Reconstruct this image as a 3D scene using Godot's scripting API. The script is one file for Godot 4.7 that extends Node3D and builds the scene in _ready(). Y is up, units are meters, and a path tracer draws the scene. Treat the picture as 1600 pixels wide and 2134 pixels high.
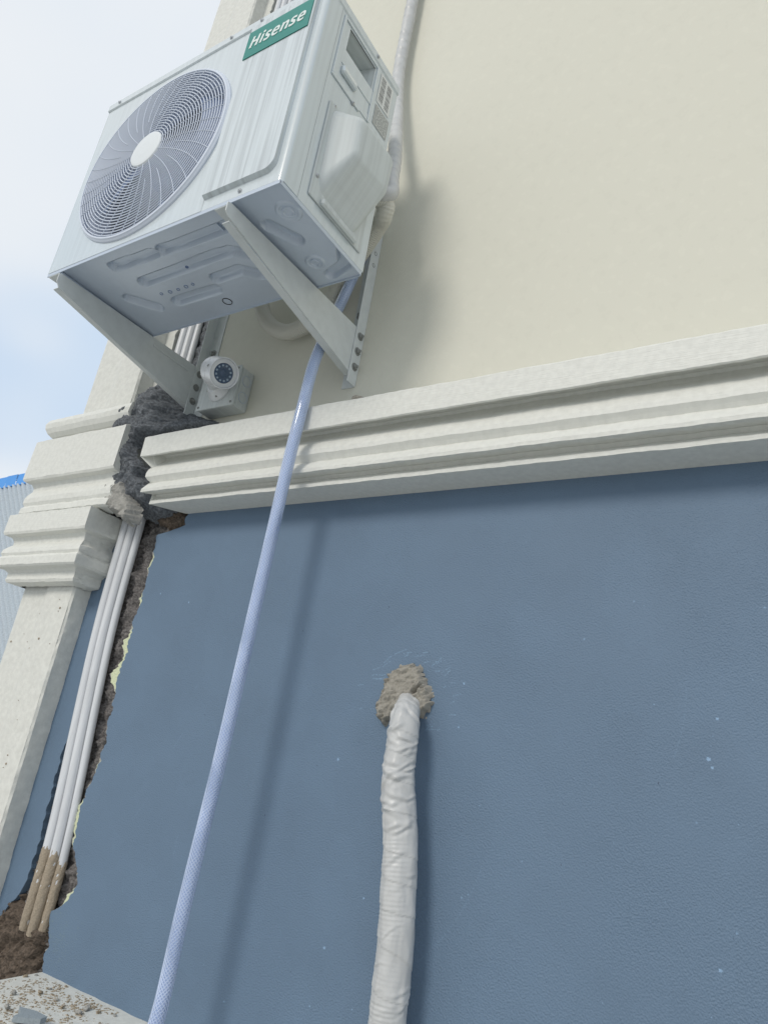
extends Node3D
# ---------------------------------------------------------------- camera model (recovered from vanishing points)
const FPX := 1492.18
var CB := Basis(Vector3(0.84168437, 0.14771312, -0.51937295), Vector3(0.06502129, 0.92713065, 0.36905419), Vector3(0.53604072, -0.34439744, 0.77074688))
var CP := Vector3(0, 0, 1.27)
func ray(x: float, y: float) -> Vector3: return CB * Vector3(x - 800.0, -(y - 1067.0), -FPX)
func PZ(x: float, y: float, z: float) -> Vector3:
	var d := ray(x, y); return CP + d * ((z - CP.z) / d.z)
func PX(x: float, y: float, v: float) -> Vector3:
	var d := ray(x, y); return CP + d * ((v - CP.x) / d.x)
func PY(x: float, y: float, v: float) -> Vector3:
	var d := ray(x, y); return CP + d * ((v - CP.y) / d.y)

# ---------------------------------------------------------------- mesh accumulation
var V := PackedVector3Array()
var U := PackedVector2Array()
var I := PackedInt32Array()
var org := Vector3.ZERO
var rng := RandomNumberGenerator.new()
var N1 := FastNoiseLite.new()
var M := {}

func vert(p: Vector3, uv := Vector2.ZERO) -> int:
	V.append(p - org); U.append(uv); return V.size() - 1
func t3(a: int, b: int, c: int): I.append(a); I.append(c); I.append(b)       # a b c counter-clockwise from outside
func q4(a: int, b: int, c: int, d: int): t3(a, b, c); t3(a, c, d)
func ftri(a: Vector3, b: Vector3, c: Vector3): t3(vert(a), vert(b), vert(c))
func fquad(a: Vector3, b: Vector3, c: Vector3, d: Vector3): q4(vert(a), vert(b), vert(c), vert(d))
func otri(a: Vector3, b: Vector3, c: Vector3, cen: Vector3):                  # turned to face away from cen
	if (b - a).cross(c - a).dot((a + b + c) / 3.0 - cen) < 0: ftri(a, c, b)
	else: ftri(a, b, c)
func oquad(a: Vector3, b: Vector3, c: Vector3, d: Vector3, cen: Vector3):
	if (b - a).cross(c - a).dot((a + b + c + d) / 4.0 - cen) < 0: fquad(a, d, c, b)
	else: fquad(a, b, c, d)
func commit() -> ArrayMesh:
	var N := PackedVector3Array(); N.resize(V.size())
	for k in range(0, I.size(), 3):
		var a := I[k]; var b := I[k + 2]; var c := I[k + 1]
		var n := (V[b] - V[a]).cross(V[c] - V[a])
		N[a] += n; N[b] += n; N[c] += n
	for k in N.size():
		var l := N[k].length()
		N[k] = N[k] / l if l > 1e-14 else Vector3.UP
	var arr := []; arr.resize(Mesh.ARRAY_MAX)
	arr[Mesh.ARRAY_VERTEX] = V; arr[Mesh.ARRAY_NORMAL] = N; arr[Mesh.ARRAY_TEX_UV] = U; arr[Mesh.ARRAY_INDEX] = I
	var m := ArrayMesh.new(); m.add_surface_from_arrays(Mesh.PRIMITIVE_TRIANGLES, arr)
	V = PackedVector3Array(); U = PackedVector2Array(); I = PackedInt32Array()
	return m
func obj(called: String, m: Material, parent: Node = self) -> MeshInstance3D:
	var o := MeshInstance3D.new(); o.mesh = commit(); o.material_override = m; o.name = called
	parent.add_child(o, true)
	if parent == self: o.position = org
	return o
func thing(called: String, label: String, category: String, at: Vector3, group := "") -> Node3D:
	var o := Node3D.new(); o.name = called; add_child(o, true); o.position = at; org = at
	return tag(o, label, category, group)
func tag(o: Node3D, label: String, category := "", group := "", kind := "") -> Node3D:
	if label: o.set_meta("label", label)
	if category: o.set_meta("category", category)
	if group: o.set_meta("group", group)
	if kind: o.set_meta("kind", kind)
	return o

# ---------------------------------------------------------------- shapes
func cbox(lo: Vector3, hi: Vector3, ch := 0.0, xf := Transform3D()):
	var c := (lo + hi) * 0.5; var h := (hi - lo) * 0.5
	var cen := xf * c
	if ch <= 0.0:
		for ax in 3:
			for s in [-1.0, 1.0]:
				var q := []
				for w in [[-1, -1], [1, -1], [1, 1], [-1, 1]]:
					var v := Vector3.ZERO
					v[ax] = s; v[(ax + 1) % 3] = w[0]; v[(ax + 2) % 3] = w[1]
					q.append(xf * (c + v * h))
				oquad(q[0], q[1], q[2], q[3], cen)
		return
	var P := func(sg: Vector3, ax: int) -> Vector3:
		var v := sg * h
		for k in 3:
			if k != ax: v[k] -= sg[k] * ch
		return xf * (c + v)
	for ax in 3:
		for s in [-1.0, 1.0]:
			var q := []
			for w in [[-1, -1], [1, -1], [1, 1], [-1, 1]]:
				var v := Vector3.ZERO
				v[ax] = s; v[(ax + 1) % 3] = w[0]; v[(ax + 2) % 3] = w[1]
				q.append(P.call(v, ax))
			oquad(q[0], q[1], q[2], q[3], cen)
	for ax in 3:                                  # edges running along ax
		var b := (ax + 1) % 3; var d := (ax + 2) % 3
		for sb in [-1.0, 1.0]:
			for sd in [-1.0, 1.0]:
				var v1 := Vector3.ZERO; v1[ax] = -1; v1[b] = sb; v1[d] = sd
				var v2 := v1; v2[ax] = 1
				oquad(P.call(v1, b), P.call(v2, b), P.call(v2, d), P.call(v1, d), cen)
	for sx in [-1.0, 1.0]:
		for sy in [-1.0, 1.0]:
			for sz in [-1.0, 1.0]:
				var v := Vector3(sx, sy, sz)
				otri(P.call(v, 0), P.call(v, 1), P.call(v, 2), cen)
func spline(pts: Array, step := 0.01) -> PackedVector3Array:
	var out := PackedVector3Array()
	for k in pts.size() - 1:
		var p0: Vector3 = pts[max(k - 1, 0)]; var p1: Vector3 = pts[k]; var p2: Vector3 = pts[k + 1]; var p3: Vector3 = pts[min(k + 2, pts.size() - 1)]
		var n: int = max(1, int(ceil(p1.distance_to(p2) / step)))
		for j in n: out.append(p1.cubic_interpolate(p2, p0, p3, float(j) / n))
	out.append(pts[-1])
	return out
func frames(path: PackedVector3Array) -> Array:
	var out := []
	var up := Vector3(0, 0, 1)
	for k in path.size():
		var t := (path[min(k + 1, path.size() - 1)] - path[max(k - 1, 0)]).normalized()
		var n := (up - t * up.dot(t)).normalized()
		if n.length() < 0.5: n = t.cross(Vector3(1, 0, 0.3)).normalized()
		up = n
		out.append([n, t.cross(n).normalized()])
	return out
func tube(path: PackedVector3Array, rad, sides := 12, cap := true, vlen := 1.0):   # rad: float or callable(s, ang)
	var fr := frames(path); var s := 0.0; var rows := []
	for k in path.size():
		if k > 0: s += path[k].distance_to(path[k - 1])
		var row := PackedInt32Array()
		for j in sides + 1:
			var a := TAU * j / sides
			var r: float = rad if rad is float else rad.call(s, a)
			row.append(vert(path[k] + (fr[k][0] * cos(a) + fr[k][1] * sin(a)) * r, Vector2(float(j) / sides, s * vlen)))
		rows.append(row)
	for k in path.size() - 1:
		for j in sides: q4(rows[k][j], rows[k][j + 1], rows[k + 1][j + 1], rows[k + 1][j])
	if cap:
		for e in [0, path.size() - 1]:
			var c := vert(path[e]); var ring := []
			for j in sides: ring.append(vert(V[rows[e][j]] + org))
			for j in sides:
				if e == 0: t3(c, ring[(j + 1) % sides], ring[j])
				else: t3(c, ring[j], ring[(j + 1) % sides])
	# seam: share normals by welding first and last column
func lathe(c: Vector3, ax: Vector3, prof: Array, sides := 32, hard := false):   # prof: [r, h] pairs
	ax = ax.normalized()
	var n := ax.cross(Vector3(0.13, 1, 0.31)).normalized(); var b := ax.cross(n)
	var prev := []
	for k in prof.size():
		var row := []
		for j in sides:
			var a := TAU * j / sides
			row.append(c + ax * prof[k][1] + (n * cos(a) + b * sin(a)) * prof[k][0])
		if k > 0:
			var ia := []; var ib := []
			for j in sides: ia.append(vert(prev[j])); ib.append(vert(row[j]))
			for j in sides:
				var j2 := (j + 1) % sides
				q4(ia[j], ia[j2], ib[j2], ib[j])
		prev = row
func extrude(poly: PackedVector2Array, O: Vector3, A: Vector3, B: Vector3, T: Vector3, uvs := Vector2.ONE, uvo := Vector2.ZERO):   # front face at O, thickness along -T
	var idx := Geometry2D.triangulate_polygon(poly)
	if Geometry2D.is_polygon_clockwise(poly): pass
	var base := V.size()
	for p in poly: vert(O + A * p.x + B * p.y, (p - uvo) * uvs)
	for k in range(0, idx.size(), 3):
		var a := idx[k]; var b := idx[k + 1]; var c := idx[k + 2]
		var nn := (V[base + b] - V[base + a]).cross(V[base + c] - V[base + a])
		if nn.dot(T) > 0: t3(base + a, base + b, base + c)
		else: t3(base + a, base + c, base + b)
	var b2 := V.size()
	for p in poly: vert(O + A * p.x + B * p.y - T, (p - uvo) * uvs)
	for k in range(0, idx.size(), 3):
		var a := idx[k]; var b := idx[k + 1]; var c := idx[k + 2]
		var nn := (V[b2 + b] - V[b2 + a]).cross(V[b2 + c] - V[b2 + a])
		if nn.dot(T) < 0: t3(b2 + a, b2 + b, b2 + c)
		else: t3(b2 + a, b2 + c, b2 + b)
	var cw := Geometry2D.is_polygon_clockwise(poly)
	var fl := A.cross(B).dot(T) < 0
	for k in poly.size():
		var p := poly[k]; var q := poly[(k + 1) % poly.size()]
		var p1 := O + A * p.x + B * p.y; var p2 := O + A * q.x + B * q.y
		var n0 := V.size()
		vert(p1, (p - uvo) * uvs); vert(p2, (q - uvo) * uvs); vert(p2 - T, (q - uvo) * uvs + Vector2(0.02, 0)); vert(p1 - T, (p - uvo) * uvs + Vector2(0.02, 0))
		if cw != fl: q4(n0, n0 + 1, n0 + 2, n0 + 3)
		else: q4(n0 + 1, n0, n0 + 3, n0 + 2)
func sheet(cr: Array, amp: float, sd: float, xr: float, O: Vector3, th: float, uvs := Vector2.ONE, uvo := Vector2.ZERO, shift = null):
	# a coat on the wall from a broken left edge (given top down) to xr
	var ys := PackedFloat32Array(); var xs := PackedFloat32Array()
	for k in cr.size() - 1:
		var n: int = max(1, int(ceil((cr[k].y - cr[k + 1].y) / 0.0035)))
		for j in n: ys.append(lerp(cr[k].y, cr[k + 1].y, float(j) / n)); xs.append(lerp(cr[k].x, cr[k + 1].x, float(j) / n))
	ys.append(cr[-1].y); xs.append(cr[-1].x)
	var f := []; var g := []; var b := []
	for k in ys.size():
		var y := ys[k]
		var x := xs[k] + amp * (1.3 * nz(y * 24, sd) + 0.5 * nz(y * 75, sd + 5) + 0.22 * nz(y * 190, sd + 9))
		if shift != null: x += float(shift.call(y))
		var p := Vector2(x, y); var q := Vector2(xr, y)
		f.append([vert(O + Vector3(x, y, 0), (p - uvo) * uvs), vert(O + Vector3(xr, y, 0), (q - uvo) * uvs)])
		g.append([vert(O + Vector3(x, y, 0), (p - uvo) * uvs), vert(O + Vector3(x, y, -th), (p - uvo) * uvs)])
		b.append([vert(O + Vector3(x, y, -th), (p - uvo) * uvs), vert(O + Vector3(xr, y, -th), (q - uvo) * uvs)])
	for k in ys.size() - 1:
		q4(f[k][0], f[k + 1][0], f[k + 1][1], f[k][1])
		q4(g[k][1], g[k + 1][1], g[k + 1][0], g[k][0])
		q4(b[k][1], b[k + 1][1], b[k + 1][0], b[k][0])
func pdist(poly: PackedVector2Array, p: Vector2) -> float:                      # inside positive
	var d := 1e9
	for k in poly.size():
		d = min(d, p.distance_to(Geometry2D.get_closest_point_to_segment(p, poly[k], poly[(k + 1) % poly.size()])))
	return d if Geometry2D.is_point_in_polygon(p, poly) else -d
func patch(poly: PackedVector2Array, step: float, zf: Callable, edge: float, low: float, wob := 0.004, wfreq := 60.0, drop := -1.0):
	# a lumpy sheet over a region of the wall plane: zf(x, y) height, sinking to low at its edge
	var lo := poly[0]; var hi := poly[0]
	for p in poly: lo = lo.min(p); hi = hi.max(p)
	lo -= Vector2(step, step) * 2; hi += Vector2(step, step) * 2
	var nx := int((hi.x - lo.x) / step) + 1; var ny := int((hi.y - lo.y) / step) + 1
	var ds := PackedFloat32Array(); var id := PackedInt32Array()
	for j in ny:
		for i in nx:
			var p := lo + Vector2(i, j) * step
			var d := pdist(poly, p) + wob * N1.get_noise_3d(p.x * wfreq, p.y * wfreq, 7.0) * 1.6
			ds.append(d)
			if d < -step * 1.5: id.append(-1); continue
			var zz: float = zf.call(p.x, p.y)
			var h: float = lerp(low if drop < 0.0 else zz - drop, zz, smoothstep(-step * 0.6, edge, d))
			id.append(vert(Vector3(p.x, p.y, h), p))
	for j in ny - 1:
		for i in nx - 1:
			var a := id[j * nx + i]; var b := id[j * nx + i + 1]; var c := id[(j + 1) * nx + i + 1]; var d := id[(j + 1) * nx + i]
			if a < 0 or b < 0 or c < 0 or d < 0: continue
			if max(max(ds[j * nx + i], ds[j * nx + i + 1]), max(ds[(j + 1) * nx + i], ds[(j + 1) * nx + i + 1])) < -step * 0.4: continue
			q4(a, b, c, d)
func nz(x: float, y: float, z := 0.0) -> float: return N1.get_noise_3d(x, y, z)
func jag(pts: Array, amp: float, step: float, seed_: float) -> PackedVector2Array:   # a broken, uneven line through points
	var out := PackedVector2Array()
	for k in pts.size() - 1:
		var a: Vector2 = pts[k]; var b: Vector2 = pts[k + 1]
		var n: int = max(1, int(a.distance_to(b) / step))
		var nrm := (b - a).orthogonal().normalized()
		for j in n:
			var p := a.lerp(b, float(j) / n)
			out.append(p + nrm * amp * (1.3 * nz(p.x * 26, p.y * 26, seed_) + 0.35 * nz(p.x * 110, p.y * 110, seed_ + 5)))
	out.append(pts[-1])
	return out
func screw(p: Vector3, n: Vector3, r: float, parent: Node, m: Material, called := "screw"):
	lathe(p, n, [[r * 1.35, -0.001], [r * 1.35, r * 0.15], [r * 1.3, r * 0.25], [r, r * 0.3], [r * 0.95, r * 0.7], [r * 0.6, r * 0.95], [r * 0.3, r * 0.95], [r * 0.25, r * 0.6], [0.0, r * 0.6]], 14)
	obj(called, m, parent)
func hexbolt(p: Vector3, n: Vector3, r: float, parent: Node, m: Material):
	lathe(p, n, [[r * 1.5, -0.001], [r * 1.5, r * 0.18], [r * 0.95, r * 0.2]], 20)
	lathe(p, n, [[r, r * 0.18], [r, r * 0.75], [r * 0.85, r * 0.9], [0.0, r * 0.9]], 6)
	lathe(p, n, [[r * 0.5, r * 0.9], [r * 0.5, r * 1.35], [r * 0.42, r * 1.45], [0.0, r * 1.45]], 12)
	obj("bolt", m, parent)

# ---------------------------------------------------------------- materials
func noise_img(w: int, h: int, freq: float, seed_: int, oct := 4, sx := 1.0) -> Image:
	var n := FastNoiseLite.new(); n.seed = seed_; n.frequency = freq; n.fractal_octaves = oct
	n.noise_type = FastNoiseLite.TYPE_SIMPLEX_SMOOTH
	var im := n.get_seamless_image(w, h)
	if sx != 1.0:                                 # streaky: squeeze a tall image
		im.resize(w, max(8, int(h / sx)), Image.INTERPOLATE_LANCZOS); im.resize(w, h, Image.INTERPOLATE_CUBIC)
	return im
func tone(im: Image, lo: float, hi: float) -> Image:
	var o: Image = im.duplicate(); o.convert(Image.FORMAT_RGB8)
	o.adjust_bcs(1.0, (hi - lo) / (hi + lo), 1.0)
	o.adjust_bcs((lo + hi), 1.0, 1.0)
	return o
func tex(im: Image) -> ImageTexture:
	im.generate_mipmaps(); return ImageTexture.create_from_image(im)
func bump(im: Image, s: float) -> ImageTexture:
	var o: Image = im.duplicate(); o.bump_map_to_normal_map(s); return tex(o)
func mat(c: Color, rough: float, metal := 0.0, alb: Texture2D = null, nrm: Texture2D = null, ns := 1.0, tri := 0.0) -> StandardMaterial3D:
	var m := StandardMaterial3D.new()
	m.albedo_color = c; m.roughness = rough; m.metallic = metal; m.cull_mode = BaseMaterial3D.CULL_DISABLED
	if alb: m.albedo_texture = alb
	if nrm: m.normal_enabled = true; m.normal_texture = nrm; m.normal_scale = ns
	if tri > 0.0:
		m.uv1_triplanar = true; m.uv1_world_triplanar = true; m.uv1_scale = Vector3.ONE * tri
	return m
func make_materials():
	var soft := noise_img(512, 512, 0.012, 11, 5)
	var fine := noise_img(512, 512, 0.11, 12, 3)
	var mid := noise_img(512, 512, 0.045, 13, 4)
	var lump := noise_img(512, 512, 0.03, 14, 5)
	var soft_t := tex(tone(soft, 0.988, 1.005))
	var mid_t := tex(tone(mid, 0.84, 1.06))
	var rough_t := tex(tone(lump, 0.45, 1.25))
	var fine_n := bump(fine, 3.0); var mid_n := bump(mid, 5.0); var lump_n := bump(lump, 9.0)
	M.beige = mat(Color(0.825, 0.82, 0.77), 0.75, 0, soft_t, bump(noise_img(512, 512, 0.2, 31, 3), 1.0), 0.07, 3.2)
	# trim paint with brush strokes running along the moulding
	var br := noise_img(48, 1024, 0.06, 21, 4); br.resize(1024, 1024, Image.INTERPOLATE_CUBIC)
	M.trim = mat(Color(0.86, 0.863, 0.84), 0.6, 0, tex(tone(noise_img(512, 512, 0.02, 22, 5), 0.955, 1.02)), bump(br, 3.0), 0.7, 5.0)
	M.trim2 = mat(Color(0.85, 0.852, 0.828), 0.62, 0, tex(tone(noise_img(512, 512, 0.02, 23, 5), 0.94, 1.02)), mid_n, 0.16, 4.0)
	M.plaster_edge = mat(Color(0.66, 0.655, 0.635), 0.9, 0, mid_t, lump_n, 0.8, 6.0)
	M.chip = mat(Color(0.58, 0.62, 0.645), 0.8, 0, mid_t, null, 1, 9.0)
	M.cement = mat(Color(0.46, 0.48, 0.505), 0.85, 0, rough_t, lump_n, 0.7, 7.0)
	M.mortar = mat(Color(0.63, 0.615, 0.58), 0.95, 0, mid_t, mid_n, 1.0, 10.0)
	M.rubble = mat(Color(0.43, 0.38, 0.335), 0.95, 0, rough_t, lump_n, 1.0, 8.0)
	M.chase = mat(Color(0.50, 0.485, 0.48), 0.95, 0, rough_t, lump_n, 1.0, 8.0)
	M.sand = mat(Color(0.70, 0.64, 0.55), 0.95, 0, rough_t, lump_n, 0.8, 9.0)
	M.flake = mat(Color(0.83, 0.855, 0.72), 0.8, 0, mid_t, null, 1, 9.0)
	M.chalk = mat(Color(0.80, 0.80, 0.78), 0.9)
	# coated sheet steel with faint rain streaks
	var st := noise_img(1024, 24, 0.025, 41, 5); st.resize(1024, 1024, Image.INTERPOLATE_CUBIC)
	M.coat = mat(Color(0.80, 0.835, 0.85), 0.2, 0, tex(tone(st, 0.96, 1.02)), null, 1, 2.2)
	M.panel = mat(Color(0.80, 0.835, 0.85), 0.2, 0, tex(tone(st, 0.84, 1.08)), null, 1, 2.2)
	M.coat.clearcoat_enabled = true; M.coat.clearcoat = 0.8; M.coat.clearcoat_roughness = 0.06
	M.panel.clearcoat_enabled = true; M.panel.clearcoat = 0.8; M.panel.clearcoat_roughness = 0.06
	M.plastic = mat(Color(0.79, 0.815, 0.815), 0.5, 0, tex(tone(st, 0.92, 1.04)), null, 1, 2.2)
	M.grille = mat(Color(0.82, 0.85, 0.90), 0.4)
	M.hub = mat(Color(0.86, 0.88, 0.89), 0.4)
	M.fan = mat(Color(0.56, 0.63, 0.76), 0.5)
	M.coil = mat(Color(0.44, 0.52, 0.66), 0.45, 0.1)
	M.galv = mat(Color(0.76, 0.80, 0.85), 0.34, 0.3, soft_t, bump(noise_img(512, 512, 0.006, 43, 2), 1.0), 0.15, 3.0)
	M.green = mat(Color(0.0, 0.50, 0.46), 0.4)
	M.letter = mat(Color(0.86, 0.90, 0.89), 0.35)
	M.steel = mat(Color(0.72, 0.73, 0.74), 0.3, 0.85)
	M.bolt = mat(Color(0.60, 0.61, 0.60), 0.45, 0.35, mid_t, null, 1, 30.0)
	M.bracket = mat(Color(0.81, 0.83, 0.83), 0.4, 0, tex(tone(soft, 0.97, 1.02)), bump(noise_img(512, 512, 0.1, 44, 2), 0.6), 0.15, 4.0)
	M.dark = mat(Color(0.10, 0.11, 0.13), 0.6)
	M.pvc = mat(Color(0.85, 0.86, 0.875), 0.35, 0, tex(tone(st, 0.90, 1.03)), null, 1, 3.0)
	M.dirt = mat(Color(0.66, 0.61, 0.54), 0.95, 0, mid_t, lump_n, 0.8, 10.0)
	M.tape = mat(Color(0.76, 0.765, 0.765), 0.38, 0, tex(tone(soft, 0.94, 1.03)), null, 1, 3.0)
	M.drain = mat(Color(0.80, 0.795, 0.76), 0.5)
	M.hose = mat(Color(0.80, 0.88, 1.0, 0.28), 0.12)
	M.hose.transparency = BaseMaterial3D.TRANSPARENCY_ALPHA
	M.thread = mat(Color(0.86, 0.90, 0.98), 0.55)
	M.core = mat(Color(0.66, 0.74, 0.90), 0.5)
	M.camshell = mat(Color(0.86, 0.87, 0.88), 0.25, 0.1)
	M.camglass = mat(Color(0.28, 0.35, 0.44), 0.1, 0.0)
	M.led = mat(Color(0.60, 0.67, 0.74), 0.2, 0.2)
	M.sheet = mat(Color(0.76, 0.80, 0.83), 0.45, 0.3, mid_t, null, 1, 1.5)
	M.blue_trim = mat(Color(0.30, 0.60, 0.90), 0.45)
	M.ground = mat(Color(0.74, 0.74, 0.725), 0.95, 0, mid_t, lump_n, 0.5, 0.8)
	# blue-grey wall paint: rolled texture, specks and scratches where they are on the wall
	var W := 2048; var H := 1100
	var al := noise_img(W, H, 0.006, 51, 5); al = tone(al, 0.725, 0.762)
	var gr := FastNoiseLite.new(); gr.seed = 52; gr.frequency = 0.36; gr.fractal_octaves = 2
	var gd := gr.get_image(W, H).get_data()
	var lw := FastNoiseLite.new(); lw.seed = 53; lw.frequency = 0.02; lw.fractal_octaves = 2
	lw = lw
	var lg := lw.get_image(W / 4, H / 4).get_data()
	for y in H:
		var row := (y / 4) * (W / 4)
		for x in W:
			# grain stands out where the roller coat is thick: over the far, lower part of the wall, in drifts
			var k := clampf(0.0025 * (lg[row + x / 4] - 128) + 0.30 + 0.55 * x / W + 0.35 * y / H, 0.12, 1.0)
			var i := y * W + x
			gd[i] = 128 + int((gd[i] - 128) * k)
	var gi := Image.create_from_data(W, H, false, Image.FORMAT_L8, gd)
	var spk := func(px_: Vector2, r: float, c: Color):
		var p := PZ(px_.x, px_.y, 0.0)
		var u := (p.x + 1.95) / 2.8 * W; var v := (0.64 - p.y) / 1.5 * H
		for dy in range(-4, 5):
			for dx in range(-4, 5):
				if Vector2(dx, dy).length() <= r + rng.randf() * 0.5:
					var xx := int(u) + dx; var yy := int(v) + dy
					if xx >= 0 and yy >= 0 and xx < W and yy < H: al.set_pixel(xx, yy, c)
	for k in 70:
		spk.call(Vector2(rng.randf_range(180, 1600), rng.randf_range(1100, 2130)), rng.randf_range(0.0, 0.9), Color(0.95, 0.95, 0.95) if rng.randf() < 0.55 else Color(0.5, 0.5, 0.52))
	for s in [[1494, 1498, 1.7], [1474, 1582, 1.9], [1483, 1600, 1.4], [394, 1255, 1.6], [335, 1237, 1.2], [704, 1583, 1.8], [676, 1975, 1.6], [757, 1872, 1.0], [966, 1425, 1.3], [955, 1515, 1.0], [1500, 2022, 1.6]]:
		spk.call(Vector2(s[0], s[1]), s[2], Color(1, 1, 1))
	for k in 420:                                 # splashed mortar dust beside the rubble
		var dp := Vector2(rng.randfn(122, 20), rng.randfn(1950, 50))
		spk.call(dp, rng.randf_range(0.0, 0.7), Color(0.80, 0.78, 0.72) if rng.randf() < 0.7 else Color(0.86, 0.82, 0.72))
	for k in 90:                                  # faint long strokes left by the roller and trowel
		var c0 := Vector2(rng.randf_range(0, W), rng.randf_range(0, H)); var an := rng.randf_range(1.1, 2.0) if rng.randf() < 0.7 else rng.randf() * TAU
		var L := rng.randi_range(20, 160); var b := rng.randf_range(0.70, 0.80)
		for q in L:
			var p := c0 + Vector2.from_angle(an + q * 0.002) * q
			if p.x >= 0 and p.y >= 0 and p.x < W and p.y < H and rng.randf() < 0.75: al.set_pixel(int(p.x), int(p.y), Color(b, b, b))
	for k in 46:                                  # trowel scratches round the hole, and left of it
		var a := rng.randf() * TAU
		var c0 := Vector2(845, 1450) + Vector2(cos(a) * rng.randf_range(70, 105), sin(a) * rng.randf_range(70, 100))
		if k > 30: c0 = Vector2(rng.randf_range(170, 420), rng.randf_range(1250, 1900))
		var dir := Vector2(rng.randf_range(0.4, 1.0), rng.randf_range(-0.8, 0.1)).normalized()
		if k > 30: dir = Vector2(-0.35, 1).rotated(rng.randf_range(-0.4, 0.4)).normalized()
		var L := rng.randf_range(6, 30 if k <= 30 else 46)
		var q := 0.0
		while q < L:
			if rng.randf() < 0.6: spk.call(c0 + dir * q, 0.0, Color(0.93, 0.94, 0.93) if k <= 30 else Color(0.83, 0.83, 0.83))
			q += 1.2
	M.blue = mat(Color(0.52, 0.633, 0.75), 0.62, 0, tex(al), bump(gi, 4.0), 0.34)
	print("materials ready")

# ================================================================ scene
func _ready():
	rng.seed = 20240; N1.seed = 5; N1.frequency = 1.0; N1.fractal_octaves = 3
	# --- camera
	var cam := Camera3D.new(); cam.name = "camera"; add_child(cam)
	cam.transform = Transform3D(CB, CP); cam.fov = 71.134; cam.near = 0.05; cam.far = 400.0; cam.current = true
	# --- sky: thin bright cloud
	var env := Environment.new()
	var sky := Sky.new(); var sm := ProceduralSkyMaterial.new()
	sm.sky_top_color = Color(0.80, 0.875, 0.96); sm.sky_horizon_color = Color(0.865, 0.925, 0.985); sm.sky_curve = 0.12
	var cn := FastNoiseLite.new(); cn.seed = 3; cn.frequency = 1.1; cn.fractal_octaves = 4
	var ci := Image.create(512, 256, false, Image.FORMAT_RGBAF)
	for y in 256:
		var el := PI * (0.5 - (y + 0.5) / 256.0)
		for x in 512:
			var az := TAU * (x + 0.5) / 512.0
			var dv := Vector3(cos(el) * sin(az), sin(el) * 1.6, cos(el) * cos(az))
			var c := smoothstep(-0.52, 0.02, cn.get_noise_3dv(dv)); var g := 0.92 + 0.16 * cn.get_noise_3dv(dv * 2.3 + Vector3(5, 0, 0))
			ci.set_pixel(x, y, Color(0.25 * g, 0.155 * g, 0.025 * g, c))
	sm.sky_cover = ImageTexture.create_from_image(ci); sm.sky_cover_modulate = Color(1, 1, 1, 1)
	sm.ground_horizon_color = Color(0.66, 0.67, 0.67); sm.ground_bottom_color = Color(0.50, 0.50, 0.49)
	sm.sky_energy_multiplier = 1.0; sm.sun_angle_max = 1.0; sm.sun_curve = 0.1
	sky.sky_material = sm
	env.background_mode = Environment.BG_SKY; env.sky = sky
	env.tonemap_mode = Environment.TONE_MAPPER_LINEAR; env.tonemap_exposure = 0.97
	env.sdfgi_enabled = true; env.ssao_enabled = true; env.ssil_enabled = true
	var we := WorldEnvironment.new(); we.name = "world_environment"; we.environment = env; add_child(we)
	# --- hazy sun, from the front left
	var sun := DirectionalLight3D.new(); sun.name = "sun"; add_child(sun)
	sun.look_at_from_position(Vector3.ZERO, Vector3(0.13, -0.68, -1.0), Vector3.UP)
	sun.light_energy = 0.5; sun.light_color = Color(1.0, 0.98, 0.95); sun.light_angular_distance = 18.0; sun.shadow_enabled = true
	make_materials()
	build_setting()
	build_house()
	print("house ready")
	build_unit()
	build_brackets()
	build_pipes()
	build_camera()
	build_debris()
	print("done")

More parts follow.
